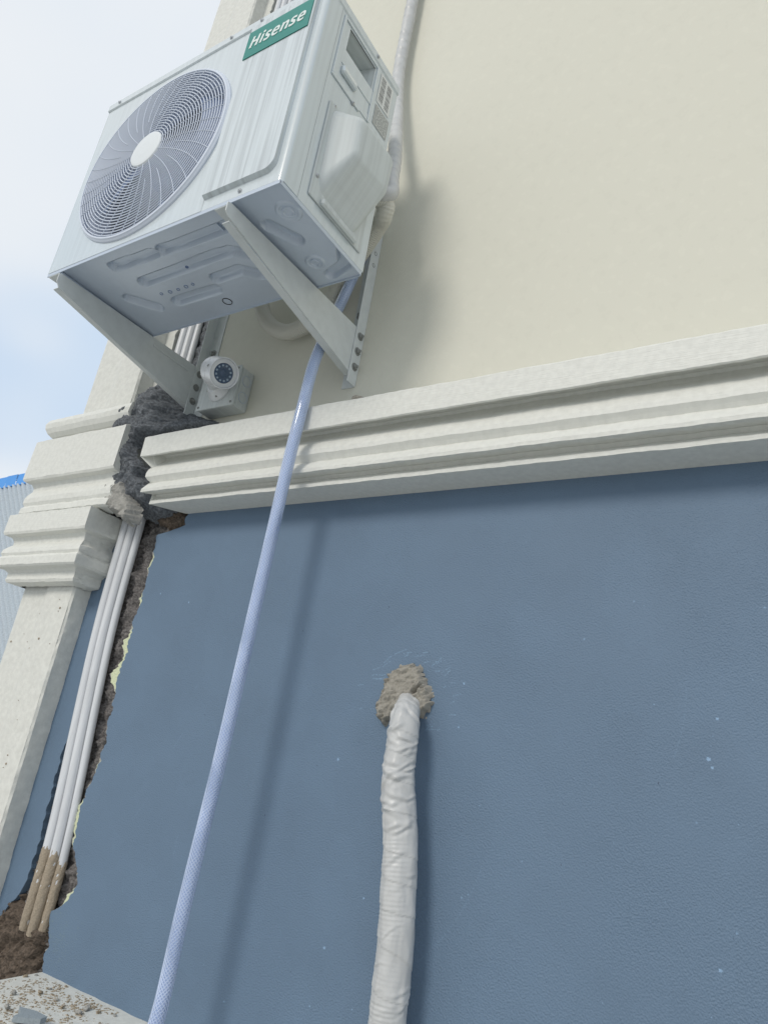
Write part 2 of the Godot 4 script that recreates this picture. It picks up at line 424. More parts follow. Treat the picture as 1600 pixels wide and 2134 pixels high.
func build_setting():
	org = Vector3(0, -1.6, 0)
	var n := 40
	for j in n:
		for i in n:
			var a := Vector3(-60 + 120.0 * i / n, -1.6, -60 + 120.0 * j / n); var s := 120.0 / n
			fquad(a + Vector3(0, 0, s), a + Vector3(s, 0, s), a + Vector3(s, 0, 0), a)
	tag(obj("ground", M.ground), "", "", "", "structure")
	# neighbouring building of pale profiled sheet under a blue ridge capping
	var t := thing("sheet_metal_shed", "pale profiled sheet metal shed with a blue top flashing", "shed", Vector3(-7.0, -1.6, -4.6))
	var z0 := -4.6
	var tl := PZ(-160, 1050, z0); var tr := PZ(130, 992, z0)
	var down := Vector3(0.9, -1.0, 0.05).normalized(); var along := (tr - tl).normalized()
	# two sheets, ribs running down the pitch
	for sh in 3:
		var cnt := 11
		var pw := (tr - tl).length() / 3.0
		var prev := []
		for k in cnt * 4 + 1:
			var f := float(k) / (cnt * 4)
			var off := 0.035 if (k % 4) < 2 else 0.0
			var b := tl + along * (pw * (sh + f * 0.998)) + Vector3(0, 0, off + sh * 0.004)
			var e := b + down * 5.0
			if k > 0: fquad(prev[0], prev[1], e, b)
			prev = [b, e]
		obj("metal_sheet", M.sheet, t)
	# lower wall carrying it
	cbox(Vector3(tl.x - 1.0, -1.6, z0 - 0.5), Vector3(tr.x + 3.5, 0.9, z0 - 0.3), 0.01)
	obj("wall", M.trim2, t)
	var h := 0.2
	for k in 14:
		var a := tl.lerp(tr, (k + 0.02) / 14.0) + Vector3(0, -0.02, 0.03); var b := tl.lerp(tr, (k + 0.98) / 14.0) + Vector3(0, -0.02, 0.03)
		var s := 0.012 * (k % 2)
		oquad(a, b, b + Vector3(0, h, s), a + Vector3(0, h, s), (a + b) * 0.5 - Vector3(0, 0, 1))
		oquad(a + Vector3(0, h, s), b + Vector3(0, h, s), b + Vector3(0, h * 1.1, -0.2), a + Vector3(0, h * 1.1, -0.2), (a + b) * 0.5 - Vector3(0, 1, 0))
	obj("top_flashing", M.blue_trim, t)

func extrude_x(prof: Array, xs: Callable, x1: float, seg: float, amp: float, sd: float):
	# a moulding: profile (z, y) run along x; xs(z, y) gives the broken left end
	var n := int((x1 + 1.6) / seg)
	var start := V.size(); var cols := []
	var left := []
	for p in prof: left.append(xs.call(p.x, p.y))
	for i in n + 1:
		var f := float(i) / n
		var col := []
		for k in prof.size():
			var x: float = lerp(float(left[k]), x1, f)
			var p: Vector2 = prof[k]
			var w := amp * (nz(x * 9, p.y * 30, sd) + 0.6 * nz(x * 40, p.y * 90, sd + 3)) if k > 0 and k < prof.size() - 1 else 0.0
			col.append(Vector3(x, p.y + w * 0.8, p.x + w))
		cols.append(col)
	for k in prof.size() - 1:                     # separate strips keep the arrises crisp
		var ia := []; var ib := []
		for i in n + 1: ia.append(vert(cols[i][k])); ib.append(vert(cols[i][k + 1]))
		for i in n: q4(ia[i], ia[i + 1], ib[i + 1], ib[i])
	# broken end
	var cz := Vector3.ZERO
	for c in cols[0]: cz += c
	cz = cz / prof.size() + Vector3(0.012, 0, -0.01)
	for k in prof.size() - 1: ftri(cols[0][k], cols[0][k + 1], cz)
	ftri(cols[0][prof.size() - 1], cols[0][0], cz)

func build_house():
	var h := thing("house", "cream house wall with blue-grey lower half, cornice and corner pilaster", "building", Vector3(-0.6, -1.6, 0))
	# ---------------- blue lower wall, broken along the chase
	var cr := [Vector2(-1.545, 0.628), Vector2(-1.548, 0.574), Vector2(-1.60, 0.560), Vector2(-1.655, 0.552), Vector2(-1.654, 0.485), Vector2(-1.650, 0.372), Vector2(-1.660, 0.264), Vector2(-1.653, 0.2), Vector2(-1.664, 0.146), Vector2(-1.658, 0.127), Vector2(-1.646, -0.014), Vector2(-1.644, -0.061), Vector2(-1.670, -0.19), Vector2(-1.652, -0.277), Vector2(-1.612, -0.312), Vector2(-1.605, -0.345), Vector2(-1.622, -0.385), Vector2(-1.672, -0.415), Vector2(-1.652, -0.476), Vector2(-1.645, -0.534), Vector2(-1.64, -0.85)]
	for k in range(3, cr.size()): cr[k] += Vector2(0.008, 0)
	sheet(cr, 0.010, 1.0, 2.6, Vector3.ZERO, 0.002, Vector2(1 / 2.8, -1 / 1.5), Vector2(-1.95, 0.64))
	tag(obj("lower_wall", M.blue, h), "smooth blue-grey painted lower wall with a broken edge")
	# older pale green paint left showing where the blue coat has flaked further back
	var bare := func(y: float) -> float:
		var w := 0.0
		for g in [[0.235, 0.035, 0.020], [0.15, 0.030, 0.032], [0.36, 0.02, 0.009], [0.47, 0.025, 0.010], [-0.215, 0.045, 0.014], [-0.375, 0.016, 0.014], [-0.08, 0.02, 0.005]]:
			w += g[2] * exp(-pow((y - g[0]) / g[1], 2.0))
		w = w * (1.0 + 0.5 * nz(y * 60, 2.0, 1.0)) + 0.002 * max(0.0, nz(y * 90, 4.0, 2.0))
		return -w if y < 0.53 else 0.0
	sheet(cr, 0.010, 1.0, 2.6, Vector3(0, 0, -0.0022), 0.002, Vector2.ONE, Vector2.ZERO, bare)
	tag(obj("old_paint", M.flake, h), "pale green older paint showing where the blue has flaked")
	sheet(cr, 0.010, 1.0, 2.6, Vector3(0, 0, -0.0044), 0.06, Vector2.ONE, Vector2.ZERO, func(y): return float(bare.call(y)) - (0.003 + 0.012 * max(0.0, nz(y * 45, 8.0, 3.0)) if y < 0.53 else 0.0))
	obj("plaster_coat", M.plaster_edge, h)
	# blue strip left between the pilaster and the chase
	var cl := [Vector2(-1.905, 0.628), Vector2(-1.905, -0.85), Vector2(-1.86, -0.85), Vector2(-1.845, -0.46), Vector2(-1.812, -0.42), Vector2(-1.795, -0.36), Vector2(-1.785, -0.26), Vector2(-1.797, -0.15), Vector2(-1.80, -0.08), Vector2(-1.775, 0.1), Vector2(-1.785, 0.35), Vector2(-1.805, 0.628)]
	var ps := PackedVector2Array([cl[0], cl[1]])
	ps.append_array(jag(cl.slice(2), 0.009, 0.008, 4.0))
	extrude(ps, Vector3(0, 0, -0.001), Vector3.RIGHT, Vector3.UP, Vector3(0, 0, 0.05), Vector2(1 / 2.8, -1 / 1.5), Vector2(-1.95, 0.64))
	obj("wall_strip", M.blue, h)
	# ---------------- rough back of the chase, lower and upper
	var chase := PackedVector2Array([Vector2(-1.90, -0.85), Vector2(-1.53, -0.85), Vector2(-1.53, 0.63), Vector2(-1.90, 0.63)])
	patch(chase, 0.0065, func(x, y): return -0.022 + 0.020 * nz(x * 24, y * 20, 1) + 0.013 * nz(x * 75, y * 75, 2) + 0.005 * nz(x * 200, y * 200, 4), 0.002, -0.03)
	tag(obj("chase_masonry", M.chase, h), "rough brown broken masonry inside the wall chase")
	# ---------------- beige upper wall with the chase beside the pilaster
	var cu := [Vector2(-1.60, 0.70), Vector2(-1.64, 0.86), Vector2(-1.69, 1.05), Vector2(-1.665, 1.2), Vector2(-1.69, 1.35), Vector2(-1.70, 1.6), Vector2(-1.69, 2.2), Vector2(-1.70, 4.3)]
	cu.reverse()
	sheet(cu, 0.012, 14.0, 2.6, Vector3(0, 0, 0.001), 0.06)
	tag(obj("upper_wall", M.beige, h), "plain beige painted upper wall")
	var chu := PackedVector2Array([Vector2(-1.90, 0.64), Vector2(-1.60, 0.64), Vector2(-1.60, 4.3), Vector2(-1.90, 4.3)])
	patch(chu, 0.013, func(x, y): return -0.022 + 0.014 * nz(x * 26, y * 22, 5) + 0.008 * nz(x * 75, y * 75, 6), 0.002, -0.05)
	obj("chase_masonry", M.cement, h)
	var pls := PackedVector2Array([Vector2(-1.905, 0.9), Vector2(-1.905, 4.3)])
	var lft := jag([Vector2(-1.842, 4.3), Vector2(-1.838, 2.0), Vector2(-1.835, 1.2), Vector2(-1.845, 0.9)], 0.01, 0.01, 17.0)
	pls.append_array(lft)
	extrude(pls, Vector3(0, 0, 0.0), Vector3.RIGHT, Vector3.UP, Vector3(0, 0, 0.05))
	obj("wall_strip", M.trim2, h)
	# backing that closes the wall
	cbox(Vector3(-2.12, -1.6, -0.30), Vector3(2.6, 4.3, -0.075)); obj("wall_core", M.plaster_edge, h)
	# foot of the wall under the ledge
	cbox(Vector3(-1.9, -1.6, -0.07), Vector3(2.6, -0.852, -0.001)); obj("wall_foot", M.trim2, h)
	# ---------------- cornice along the wall
	var pf := []
	for a in [[1015, 0.0], [977, 0.083], [969, 0.084], [963, 0.068], [954, 0.074], [946, 0.096], [940, 0.108], [932, 0.109], [922, 0.099], [918, 0.088], [908, 0.094], [898, 0.1005], [888, 0.100], [878, 0.094], [870, 0.084], [862, 0.072], [854, 0.067], [847, 0.072], [842, 0.088]]:
		var p := PZ(1000, a[0], a[1]); pf.append(Vector2(a[1], p.y))
	var fb := PZ(1000, 839, 0.12).y; var ft := PZ(1000, 782, 0.12).y
	pf.append(Vector2(0.117, fb + 0.001)); pf.append(Vector2(0.12, fb + 0.003)); pf.append(Vector2(0.12, ft - 0.004)); pf.append(Vector2(0.117, ft)); pf.append(Vector2(0.0, ft + 0.006))
	extrude_x(pf, func(z, y): return -1.556 - z * 0.70 - 0.02 * smoothstep(0.66, 0.7, y) + 0.012 * nz(z * 60, y * 60, 2.0), 2.6, 0.006, 0.0012, 3.0)
	tag(obj("cornice", M.trim, h), "cream painted moulded cornice along the wall")
	# ---------------- pilaster
	var XL := -2.15; var XR := -1.88; var ZF := 0.055
	for part in [[-1.6, 0.60], [0.86, 4.3]]:
		var y0: float = part[0]; var y1: float = part[1]
		var ns := int((y1 - y0) / 0.012)
		var ring := [Vector2(XL, -0.2), Vector2(XL, ZF - 0.014), Vector2(XL + 0.004, ZF - 0.010), Vector2(-2.035, ZF - 0.010), Vector2(-2.005, ZF - 0.001), Vector2(-1.995, ZF), Vector2(XR - 0.006, ZF), Vector2(XR, ZF - 0.006), Vector2(XR, -0.01)]
		var sub := []
		for k in ring.size() - 1:
			var m: int = max(1, int(ring[k].distance_to(ring[k + 1]) / 0.012))
			sub.append(m)
		for k in ring.size() - 1:
			var m: int = sub[k]; var rows := []
			for j in ns + 1:
				var row := []
				var y: float = lerp(y0, y1, float(j) / ns)
				for i in m + 1:
					var p: Vector2 = ring[k].lerp(ring[k + 1], float(i) / m)
					var w := 0.0016 * nz(p.x * 20, y * 14, p.y * 40) + 0.0010 * nz(p.x * 90, y * 60, p.y * 90)
					if k >= 6: w *= 2.4
					row.append(vert(Vector3(p.x + w, y, p.y + w)))
				rows.append(row)
			for j in ns:
				for i in m: q4(rows[j][i], rows[j][i + 1], rows[j + 1][i + 1], rows[j + 1][i])
		tag(obj("pilaster_shaft", M.trim2, h), "cream pilaster shaft with a stepped face")
	for k in 40:
		var gp0 := Vector3(rng.randf_range(-2.13, -1.90), rng.randf_range(-0.5, 0.36), 0)
		gp0.z = ZF - 0.009 if gp0.x < -2.035 else (ZF + 0.001 if gp0.x > -1.995 else ZF - 0.004)
		var rr := 0.0009 + 0.0028 * pow(rng.randf(), 2.5)
		lathe(gp0, Vector3(0, 0, 1), [[rr, -0.001], [rr * 0.9, 0.0006], [rr * 0.5, 0.0012], [0.0, 0.0013]], 7)
	tag(obj("mud_splash", M.dirt, h), "small brown splashes dried on the pilaster", "", "", "stuff")
	# capital, returned on three sides
	mould(XL, XR, ZF, [[0.604, 0.0], [0.604, 0.066], [0.600, 0.072], [0.540, 0.073], [0.533, 0.070], [0.529, 0.052], [0.519, 0.046], [0.507, 0.045], [0.496, 0.055], [0.486, 0.062], [0.474, 0.064], [0.466, 0.060], [0.462, 0.064], [0.457, 0.069], [0.434, 0.069], [0.429, 0.064], [0.425, 0.045], [0.417, 0.036], [0.406, 0.036], [0.396, 0.038], [0.388, 0.034], [0.383, 0.004]], -1.9, 0.0)
	tag(obj("capital", M.trim, h), "cream moulded capital crowning the lower pilaster")
	# entablature block above, broken off by the chase on its right
	mould(XL, XR, ZF, [[0.868, 0.0], [0.866, 0.06], [0.860, 0.070], [0.725, 0.072], [0.718, 0.068], [0.714, 0.050], [0.702, 0.043], [0.690, 0.043], [0.676, 0.050], [0.662, 0.055], [0.646, 0.055], [0.636, 0.050], [0.628, 0.056], [0.611, 0.057], [0.606, 0.05], [0.605, 0.0]], -1.765, 1.0)
	tag(obj("entablature", M.trim, h), "cream block above the capital with a broken right end")
	mould(XL, XR, ZF, [[0.968, 0.0], [0.966, 0.024], [0.958, 0.030], [0.955, 0.044], [0.944, 0.058], [0.928, 0.064], [0.912, 0.062], [0.897, 0.054], [0.886, 0.042], [0.880, 0.030], [0.872, 0.026], [0.869, 0.0]], -1.785, 1.0)
	tag(obj("torus_moulding", M.trim, h), "rounded cream moulding at the foot of the upper shaft")
	# ---------------- cement packed into the gap between entablature and cornice
	var cpx := [[288, 822], [272, 838], [268, 858], [252, 882], [246, 905], [238, 930], [228, 966], [245, 985], [246, 1010], [252, 1052], [268, 1062], [300, 1068], [330, 1052], [352, 1040], [352, 1016], [318, 1008], [296, 992], [306, 975], [288, 955], [290, 930], [310, 912], [360, 898], [444, 884], [436, 868], [408, 856], [380, 838], [352, 815], [330, 780], [318, 800], [300, 812], [285, 822]]
	var cp := PackedVector2Array()
	for c in cpx:
		var p := PZ(c[0], c[1], 0.075); cp.append(Vector2(p.x, p.y))
	patch(cp, 0.0045, func(x, y):
		var b: float = lerp(0.092, 0.112, smoothstep(0.66, 0.78, y)) - 0.05 * smoothstep(0.93, 1.06, y) - 0.06 * smoothstep(0.66, 0.58, y)
		b -= 0.06 * smoothstep(-1.80, -1.86, x) * smoothstep(0.92, 0.96, y)
		b -= 0.115 * smoothstep(0.80, 0.97, y) * smoothstep(-1.74, -1.66, x)
		b -= 0.02 * smoothstep(-1.70, -1.6, x) * smoothstep(0.8, 0.7, y)
		return b + 0.020 * nz(x * 18, y * 18, 11) + 0.010 * nz(x * 48, y * 48, 12) + 0.005 * nz(x * 130, y * 130, 13), 0.018, 0.012, 0.004, 50.0, 0.04)
	tag(obj("cement_fill", M.cement, h), "rough dark cement packed between pilaster and cornice")
	# rough skin of grey render torn away beside the capital
	var gp := PackedVector2Array()
	for c in [[218, 1005], [206, 1022], [214, 1040], [190, 1048], [215, 1058], [240, 1068], [250, 1085], [262, 1080], [268, 1050], [255, 1020], [250, 998]]:
		var p := PZ(c[0], c[1], 0.11); gp.append(Vector2(p.x, p.y))
	patch(gp, 0.004, func(x, y): return 0.106 + 0.012 * nz(x * 30, y * 30, 21) + 0.005 * nz(x * 120, y * 120, 22), 0.008, 0.06, 0.005, 60.0)
	obj("torn_render", M.plaster_edge, h)
	# crumbled hole under the broken end of the cornice
	var hp := PackedVector2Array()
	for c in [[332, 1068], [360, 1058], [386, 1072], [384, 1092], [362, 1102], [338, 1096], [325, 1085]]:
		var p := PZ(c[0], c[1], 0.0); hp.append(Vector2(p.x, p.y))
	patch(hp, 0.004, func(x, y): return 0.004 + 0.012 * nz(x * 45, y * 45, 31) + 0.006 * nz(x * 130, y * 130, 32), 0.01, -0.012, 0.006, 60.0)
	obj("crumbled_plaster", M.rubble, h)
	# rubble packed at the foot of the chase
	var rp := PackedVector2Array([Vector2(-2.0, -0.86), Vector2(-1.64, -0.86), Vector2(-1.655, -0.53), Vector2(-1.652, -0.47), Vector2(-1.676, -0.425), Vector2(-1.70, -0.44), Vector2(-1.735, -0.40), Vector2(-1.77, -0.42), Vector2(-1.81, -0.405), Vector2(-1.86, -0.45), Vector2(-2.0, -0.48)])
	patch(rp, 0.0055, func(x, y): return 0.006 + 0.016 * nz(x * 22, y * 22, 41) + 0.014 * nz(x * 60, y * 60, 42) + 0.008 * nz(x * 150, y * 150, 43), 0.02, -0.03, 0.014, 40.0)
	tag(obj("rubble_fill", M.rubble, h), "crumbly brown rubble packed at the foot of the chase")
	# mortar dabbed round the pipe hole
	var mp := PackedVector2Array()
	for c in [[790, 1455], [800, 1432], [812, 1400], [835, 1386], [860, 1381], [880, 1392], [886, 1418], [898, 1436], [900, 1462], [893, 1482], [880, 1497], [862, 1500], [840, 1505], [812, 1500], [800, 1512], [786, 1496], [783, 1478]]:
		var p := PZ(c[0], c[1], 0.006); mp.append(Vector2(p.x, p.y))
	patch(mp, 0.0028, func(x, y):
		var r := 0.020 + 0.008 * nz(x * 30, y * 30, 51) + 0.0045 * nz(x * 110, y * 110, 52) + 0.0035 * nz(x * 260, y * 260, 53)
		var crack: float = abs((y - 0.165) - (x + 0.735) * 0.9 - 0.01 * nz(x * 50, y * 50, 54))
		if x > -0.765 and x < -0.70: r -= 0.012 * (1.0 - smoothstep(0.0, 0.006, crack))
		return r, 0.010, -0.002, 0.007, 70.0)
	tag(obj("mortar_patch", M.mortar, h), "grey sandy mortar dabbed around the pipe hole")
	# ---------------- ledge at the foot of the blue wall
	var lp := [Vector2(0.0, -0.538), Vector2(0.22, -0.546), Vector2(0.236, -0.552), Vector2(0.238, -0.60), Vector2(0.215, -0.61), Vector2(0.19, -0.63), Vector2(0.18, -0.66), Vector2(0.0, -0.67)]
	var n := 280
	for k in lp.size() - 1:
		var ia := []; var ib := []
		for i in n + 1:
			var x: float = lerp(-1.637, 2.6, float(i) / n)
			var w := 0.0015 * nz(x * 14, k * 3.0, 8.0); var w2 := 0.0015 * nz(x * 14, (k + 1) * 3.0, 8.0)
			ia.append(vert(Vector3(x + 0.004 * nz(lp[k].x * 60, 1, 1) * (1 if i == 0 else 0), lp[k].y + w, lp[k].x))); ib.append(vert(Vector3(x + 0.004 * nz(lp[k + 1].x * 60, 1, 1) * (1 if i == 0 else 0), lp[k + 1].y + w2, lp[k + 1].x)))
		for i in n: q4(ib[i], ib[i + 1], ia[i + 1], ia[i])
	var pe := PackedVector2Array(); 
	for p in lp: pe.append(p)
	for k in range(1, lp.size() - 1): ftri(Vector3(-1.637, lp[0].y, lp[0].x), Vector3(-1.637, lp[k + 1].y, lp[k + 1].x), Vector3(-1.637, lp[k].y, lp[k].x))
	tag(obj("ledge", M.trim2, h), "cream ledge at the foot of the blue wall, strewn with grit")

func mould(XL: float, XR: float, ZF: float, prof: Array, xend: float, cut: float):
	# a moulding returned round the pilaster: profile [y, projection]; cut > 0 breaks it off at xend
	var nf := 60
	var path := func(d: float, y: float) -> Array:
		var out := []
		for i in 9: out.append(Vector3(XL - d, y, lerp(-0.2, ZF + d, i / 8.0)))
		var xr: float = XR + d if cut <= 0.0 else xend + 0.014 * nz(y * 40, d * 40, 3.0)
		for i in nf + 1: out.append(Vector3(lerp(XL - d, xr, float(i) / nf), y, ZF + d))
		for i in 17: out.append(Vector3(xr, y, lerp(ZF + d, 0.0, i / 16.0)))
		return out
	var prev := []
	for k in prof.size():
		var row: Array = path.call(prof[k][1], prof[k][0])
		for i in row.size():
			var p: Vector3 = row[i]
			var w := 0.0020 * nz(p.x * 12, p.y * 40, p.z * 12) + 0.0012 * nz(p.x * 50, p.y * 90, p.z * 50)
			if i > 9 + nf: w = w * 2.2 + 0.0015 * nz(p.x * 120, p.y * 120, p.z * 120)
			row[i] = p + Vector3(w, w * 0.7, w)
		if k > 0:
			for seg in [[0, 8], [9, 9 + nf], [10 + nf, row.size() - 1]]:
				var ia := []; var ib := []
				for i in range(seg[0], seg[1] + 1): ia.append(vert(prev[i])); ib.append(vert(row[i]))
				for i in ia.size() - 1: q4(ib[i], ib[i + 1], ia[i + 1], ia[i])
		prev = row

func build_unit():
	var X0 := -1.708; var X1 := -0.908; var Y0 := 1.089; var Y1 := 1.692; var Z0 := 0.205; var Z1 := 0.51
	var u := thing("air_conditioner_unit", "white outdoor air conditioner unit with round fan grille and green nameplate", "air conditioner", Vector3((X0 + X1) / 2, Y0 - 0.012, (Z0 + Z1) / 2))
	# front sheet with the fan opening
	var C := Vector2(-1.407, 1.376); var R := 0.262
	var xa := X0 + 0.004; var xb := -1.139; var ya := Y0 + 0.006; var yb := Y1 - 0.022
	var angs := []
	for k in 128: angs.append(TAU * k / 128.0)
	for c in [Vector2(xa, ya), Vector2(xb, ya), Vector2(xb, yb), Vector2(xa, yb)]: angs.append(fposmod((c - C).angle(), TAU))
	angs.sort()
	for zz in [[Z1, 1], [Z1 - 0.002, -1]]:
		var ia := []; var ib := []
		for a in angs:
			var d := Vector2(cos(a), sin(a)); var t := 1e9
			if d.x > 1e-6: t = min(t, (xb - C.x) / d.x)
			if d.x < -1e-6: t = min(t, (xa - C.x) / d.x)
			if d.y > 1e-6: t = min(t, (yb - C.y) / d.y)
			if d.y < -1e-6: t = min(t, (ya - C.y) / d.y)
			var rr: float = min(R - 0.004, t - 0.0005)
			ia.append(vert(Vector3(C.x + d.x * rr, C.y + d.y * rr, zz[0]))); ib.append(vert(Vector3(C.x + d.x * t, C.y + d.y * t, zz[0])))
		for k in ia.size():
			var k2 := (k + 1) % ia.size()
			if zz[1] > 0: q4(ia[k], ib[k], ib[k2], ia[k2])
			else: q4(ia[k2], ib[k2], ib[k], ia[k])
	obj("front_panel", M.coat, u)
	# the rest of the front: flat sheet that the service panel stands on, wrapping the right corner
	cbox(Vector3(xb, Y0 + 0.006, Z1 - 0.003), Vector3(X1 - 0.012, Y1 - 0.022, Z1 - 0.0005), 0.0)
	var pc := PackedVector2Array()
	for k in 7:
		var a := PI / 2 - PI / 2 * k / 6.0
		pc.append(Vector2(X1 - 0.012 + 0.012 * cos(a), Z1 - 0.0125 + 0.012 * sin(a)))
	for k in 6: fquad(Vector3(pc[k + 1].x, Y0 + 0.006, pc[k + 1].y), Vector3(pc[k + 1].x, Y1 - 0.022, pc[k + 1].y), Vector3(pc[k].x, Y1 - 0.022, pc[k].y), Vector3(pc[k].x, Y0 + 0.006, pc[k].y))
	cbox(Vector3(X1 - 0.003, Y0 + 0.006, 0.457), Vector3(X1, Y1 - 0.022, Z1 - 0.0125))
	obj("corner_panel", M.coat, u)
	# raised service panel on the front, with shallow upright flutes
	var px0 := -1.139; var px1 := -0.931; var py0 := 1.126; var py1 := Y1 - 0.024; var pz := Z1 + 0.010
	var outl := []; var rc := 0.028
	outl.append(Vector2(px0, py1)); outl.append(Vector2(px0, py0))
	for k in 9:
		var a := -PI / 2 + PI / 2 * k / 8.0
		outl.append(Vector2(px1 - rc + rc * cos(a), py0 + rc + rc * sin(a)))
	outl.append(Vector2(px1, py1))
	# side walls, sloped
	for k in outl.size():
		var p: Vector2 = outl[k]; var q: Vector2 = outl[(k + 1) % outl.size()]
		var cc := Vector2((px0 + px1) / 2, (py0 + py1) / 2)
		var pi_ := p + (cc - p).normalized() * 0.005; var qi := q + (cc - q).normalized() * 0.005
		oquad(Vector3(p.x, p.y, Z1 - 0.001), Vector3(q.x, q.y, Z1 - 0.001), Vector3(qi.x, qi.y, pz), Vector3(pi_.x, pi_.y, pz), Vector3(cc.x, cc.y, Z1 - 0.05))
	var inner := PackedVector2Array()
	for p in outl: inner.append(p + (Vector2((px0 + px1) / 2, (py0 + py1) / 2) - p).normalized() * 0.005)
	extrude(inner, Vector3(0, 0, pz), Vector3.RIGHT, Vector3.UP, Vector3(0, 0, 0.004))
	tag(obj("service_panel", M.panel, u), "raised panel beside the fan grille, streaked by rain")
	# nameplate
	var l0 := Vector2(-1.137, 1.547); var l1 := Vector2(-0.938, 1.640)
	cbox(Vector3(l0.x, l0.y, pz + 0.0005), Vector3(l1.x, l1.y, pz + 0.002))
	var np := tag(obj("nameplate", M.green, u), "green nameplate with silver lettering")
	var tm := TextMesh.new(); tm.text = "Hisense"
	var fnt := SystemFont.new(); fnt.font_names = PackedStringArray(["Droid Sans"]); fnt.font_weight = 700
	tm.font = fnt; tm.font_size = 64; tm.pixel_size = 0.00082; tm.depth = 0.0012; tm.curve_step = 1.0
	var to := MeshInstance3D.new(); to.name = "lettering"; to.mesh = tm; to.material_override = M.letter
	np.add_child(to, true)
	var sc: float = 0.168 / maxf(0.01, tm.get_aabb().size.x)
	to.transform = Transform3D(Basis(Vector3(sc, 0, 0), Vector3(0.22 * sc, sc * 1.1, 0), Vector3(0, 0, 1)), Vector3((l0.x + l1.x) / 2, (l0.y + l1.y) / 2 + 0.001, pz + 0.0027) - org)
	# fan grille: drum, rings, curved spokes, hub
	var zr := Z1 + 0.010
	lathe(Vector3(C.x, C.y, 0), Vector3(0, 0, 1), [[R + 0.003, Z1 - 0.001], [R + 0.002, Z1 + 0.004], [R - 0.001, zr - 0.003], [R - 0.003, zr], [R - 0.007, zr + 0.0005], [R - 0.008, zr - 0.003], [R - 0.008, Z1 - 0.012], [R - 0.014, Z1 - 0.03], [R - 0.016, Z1 - 0.08]], 128)
	var g := tag(obj("fan_grille", M.grille, u), "round wire fan guard with swirling spokes")
	var zdome := func(r: float) -> float: return zr + 0.012 * (1.0 - pow(r / R, 2.0)) - 0.003
	var nr := 24
	for k in nr:
		var r: float = lerp(0.058, R - 0.012, float(k) / (nr - 1))
		var z: float = zdome.call(r)
		var rows := []
		for j in 112:
			var a := TAU * j / 112.0; var row := []
			for s in 6:
				var b := TAU * s / 6.0 + 0.5
				row.append(vert(Vector3(C.x + cos(a) * (r + cos(b) * 0.0016), C.y + sin(a) * (r + cos(b) * 0.0016), z + sin(b) * 0.0017)))
			rows.append(row)
		for j in 112:
			for s in 6: q4(rows[j][s], rows[(j + 1) % 112][s], rows[(j + 1) % 112][(s + 1) % 6], rows[j][(s + 1) % 6])
		obj("ring", M.grille, g)
	for k in 36:
		var a0 := TAU * k / 36.0; var path := PackedVector3Array()
		var r0 := 0.05 if k % 2 == 0 else 0.115
		for j in 15:
			var r: float = lerp(r0, R - 0.008, j / 14.0)
			var a := a0 - 0.2 * pow((r - 0.05) / (R - 0.05), 1.6)
			path.append(Vector3(C.x + cos(a) * r, C.y + sin(a) * r, float(zdome.call(r)) + 0.0012))
		tube(path, 0.0012, 5, false)
		obj("spoke", M.grille, g)
	lathe(Vector3(C.x, C.y, 0), Vector3(0, 0, 1), [[0.054, zr + 0.002], [0.054, zr + 0.010], [0.052, zr + 0.0125], [0.046, zr + 0.0135], [0.02, zr + 0.015], [0.0, zr + 0.0152]], 48)
	obj("hub", M.hub, g)
	# fan and coil behind
	lathe(Vector3(C.x, C.y, 0), Vector3(0, 0, 1), [[0.0, 0.47], [0.05, 0.468], [0.06, 0.45], [0.06, 0.39]], 32)
	var f := tag(obj("fan", M.fan, u), "grey propeller fan behind the guard")
	for k in 3:
		var rows := []
		for i in 13:
			var row := []
			var r: float = lerp(0.055, 0.235, i / 12.0)
			for j in 15:
				var s: float = lerp(-0.5, 0.5, j / 14.0)
				var a: float = TAU * k / 3.0 + s * lerp(0.9, 1.75, i / 12.0) + 0.5 * i / 12.0
				row.append(vert(Vector3(C.x + cos(a) * r, C.y + sin(a) * r, 0.43 + s * 0.07)))
			rows.append(row)
		for i in 12:
			for j in 14: q4(rows[i][j], rows[i + 1][j], rows[i + 1][j + 1], rows[i][j + 1])
		obj("blade", M.fan, f)
	for k in 40: cbox(Vector3(X0 + 0.02, lerp(Y0 + 0.03, Y1 - 0.04, k / 40.0), Z0 + 0.008), Vector3(-1.14, lerp(Y0 + 0.03, Y1 - 0.04, k / 40.0) + 0.008, Z0 + 0.03))
	cbox(Vector3(X0 + 0.02, Y0 + 0.024, Z0 + 0.004), Vector3(-1.14, Y1 - 0.03, Z0 + 0.009))
	obj("coil", M.coil, u)
	cbox(Vector3(-1.137, Y0 + 0.008, Z0 + 0.01), Vector3(-1.134, Y1 - 0.03, Z1 - 0.01)); obj("divider", M.galv, u)
	# left side and back
	cbox(Vector3(X0, Y0 + 0.006, Z0), Vector3(X0 + 0.003, Y1 - 0.022, Z1 - 0.0005)); obj("side_panel", M.coat, u)
	cbox(Vector3(X0 + 0.003, Y0 + 0.006, Z0), Vector3(X1 - 0.003, Y1 - 0.022, Z0 + 0.003)); obj("back_panel", M.coat, u)
	# right side: sheets round the handle recess
	var hz0 := 0.306; var hz1 := 0.418; var hy0 := 1.575; var hy1 := 1.648; var sx := X1 - 0.003; var se := X1 - 0.0008
	cbox(Vector3(sx, Y0 + 0.006, Z0), Vector3(se, hy0, 0.4555)); cbox(Vector3(sx, hy1, Z0), Vector3(se, Y1 - 0.022, 0.4555))
	cbox(Vector3(sx, hy0, Z0), Vector3(se, hy1, hz0)); cbox(Vector3(sx, hy0, hz1), Vector3(se, hy1, 0.4555))
	var rs := tag(obj("side_panel", M.coat, u), "right side panel with a finger grip recess")
	var D := 0.045
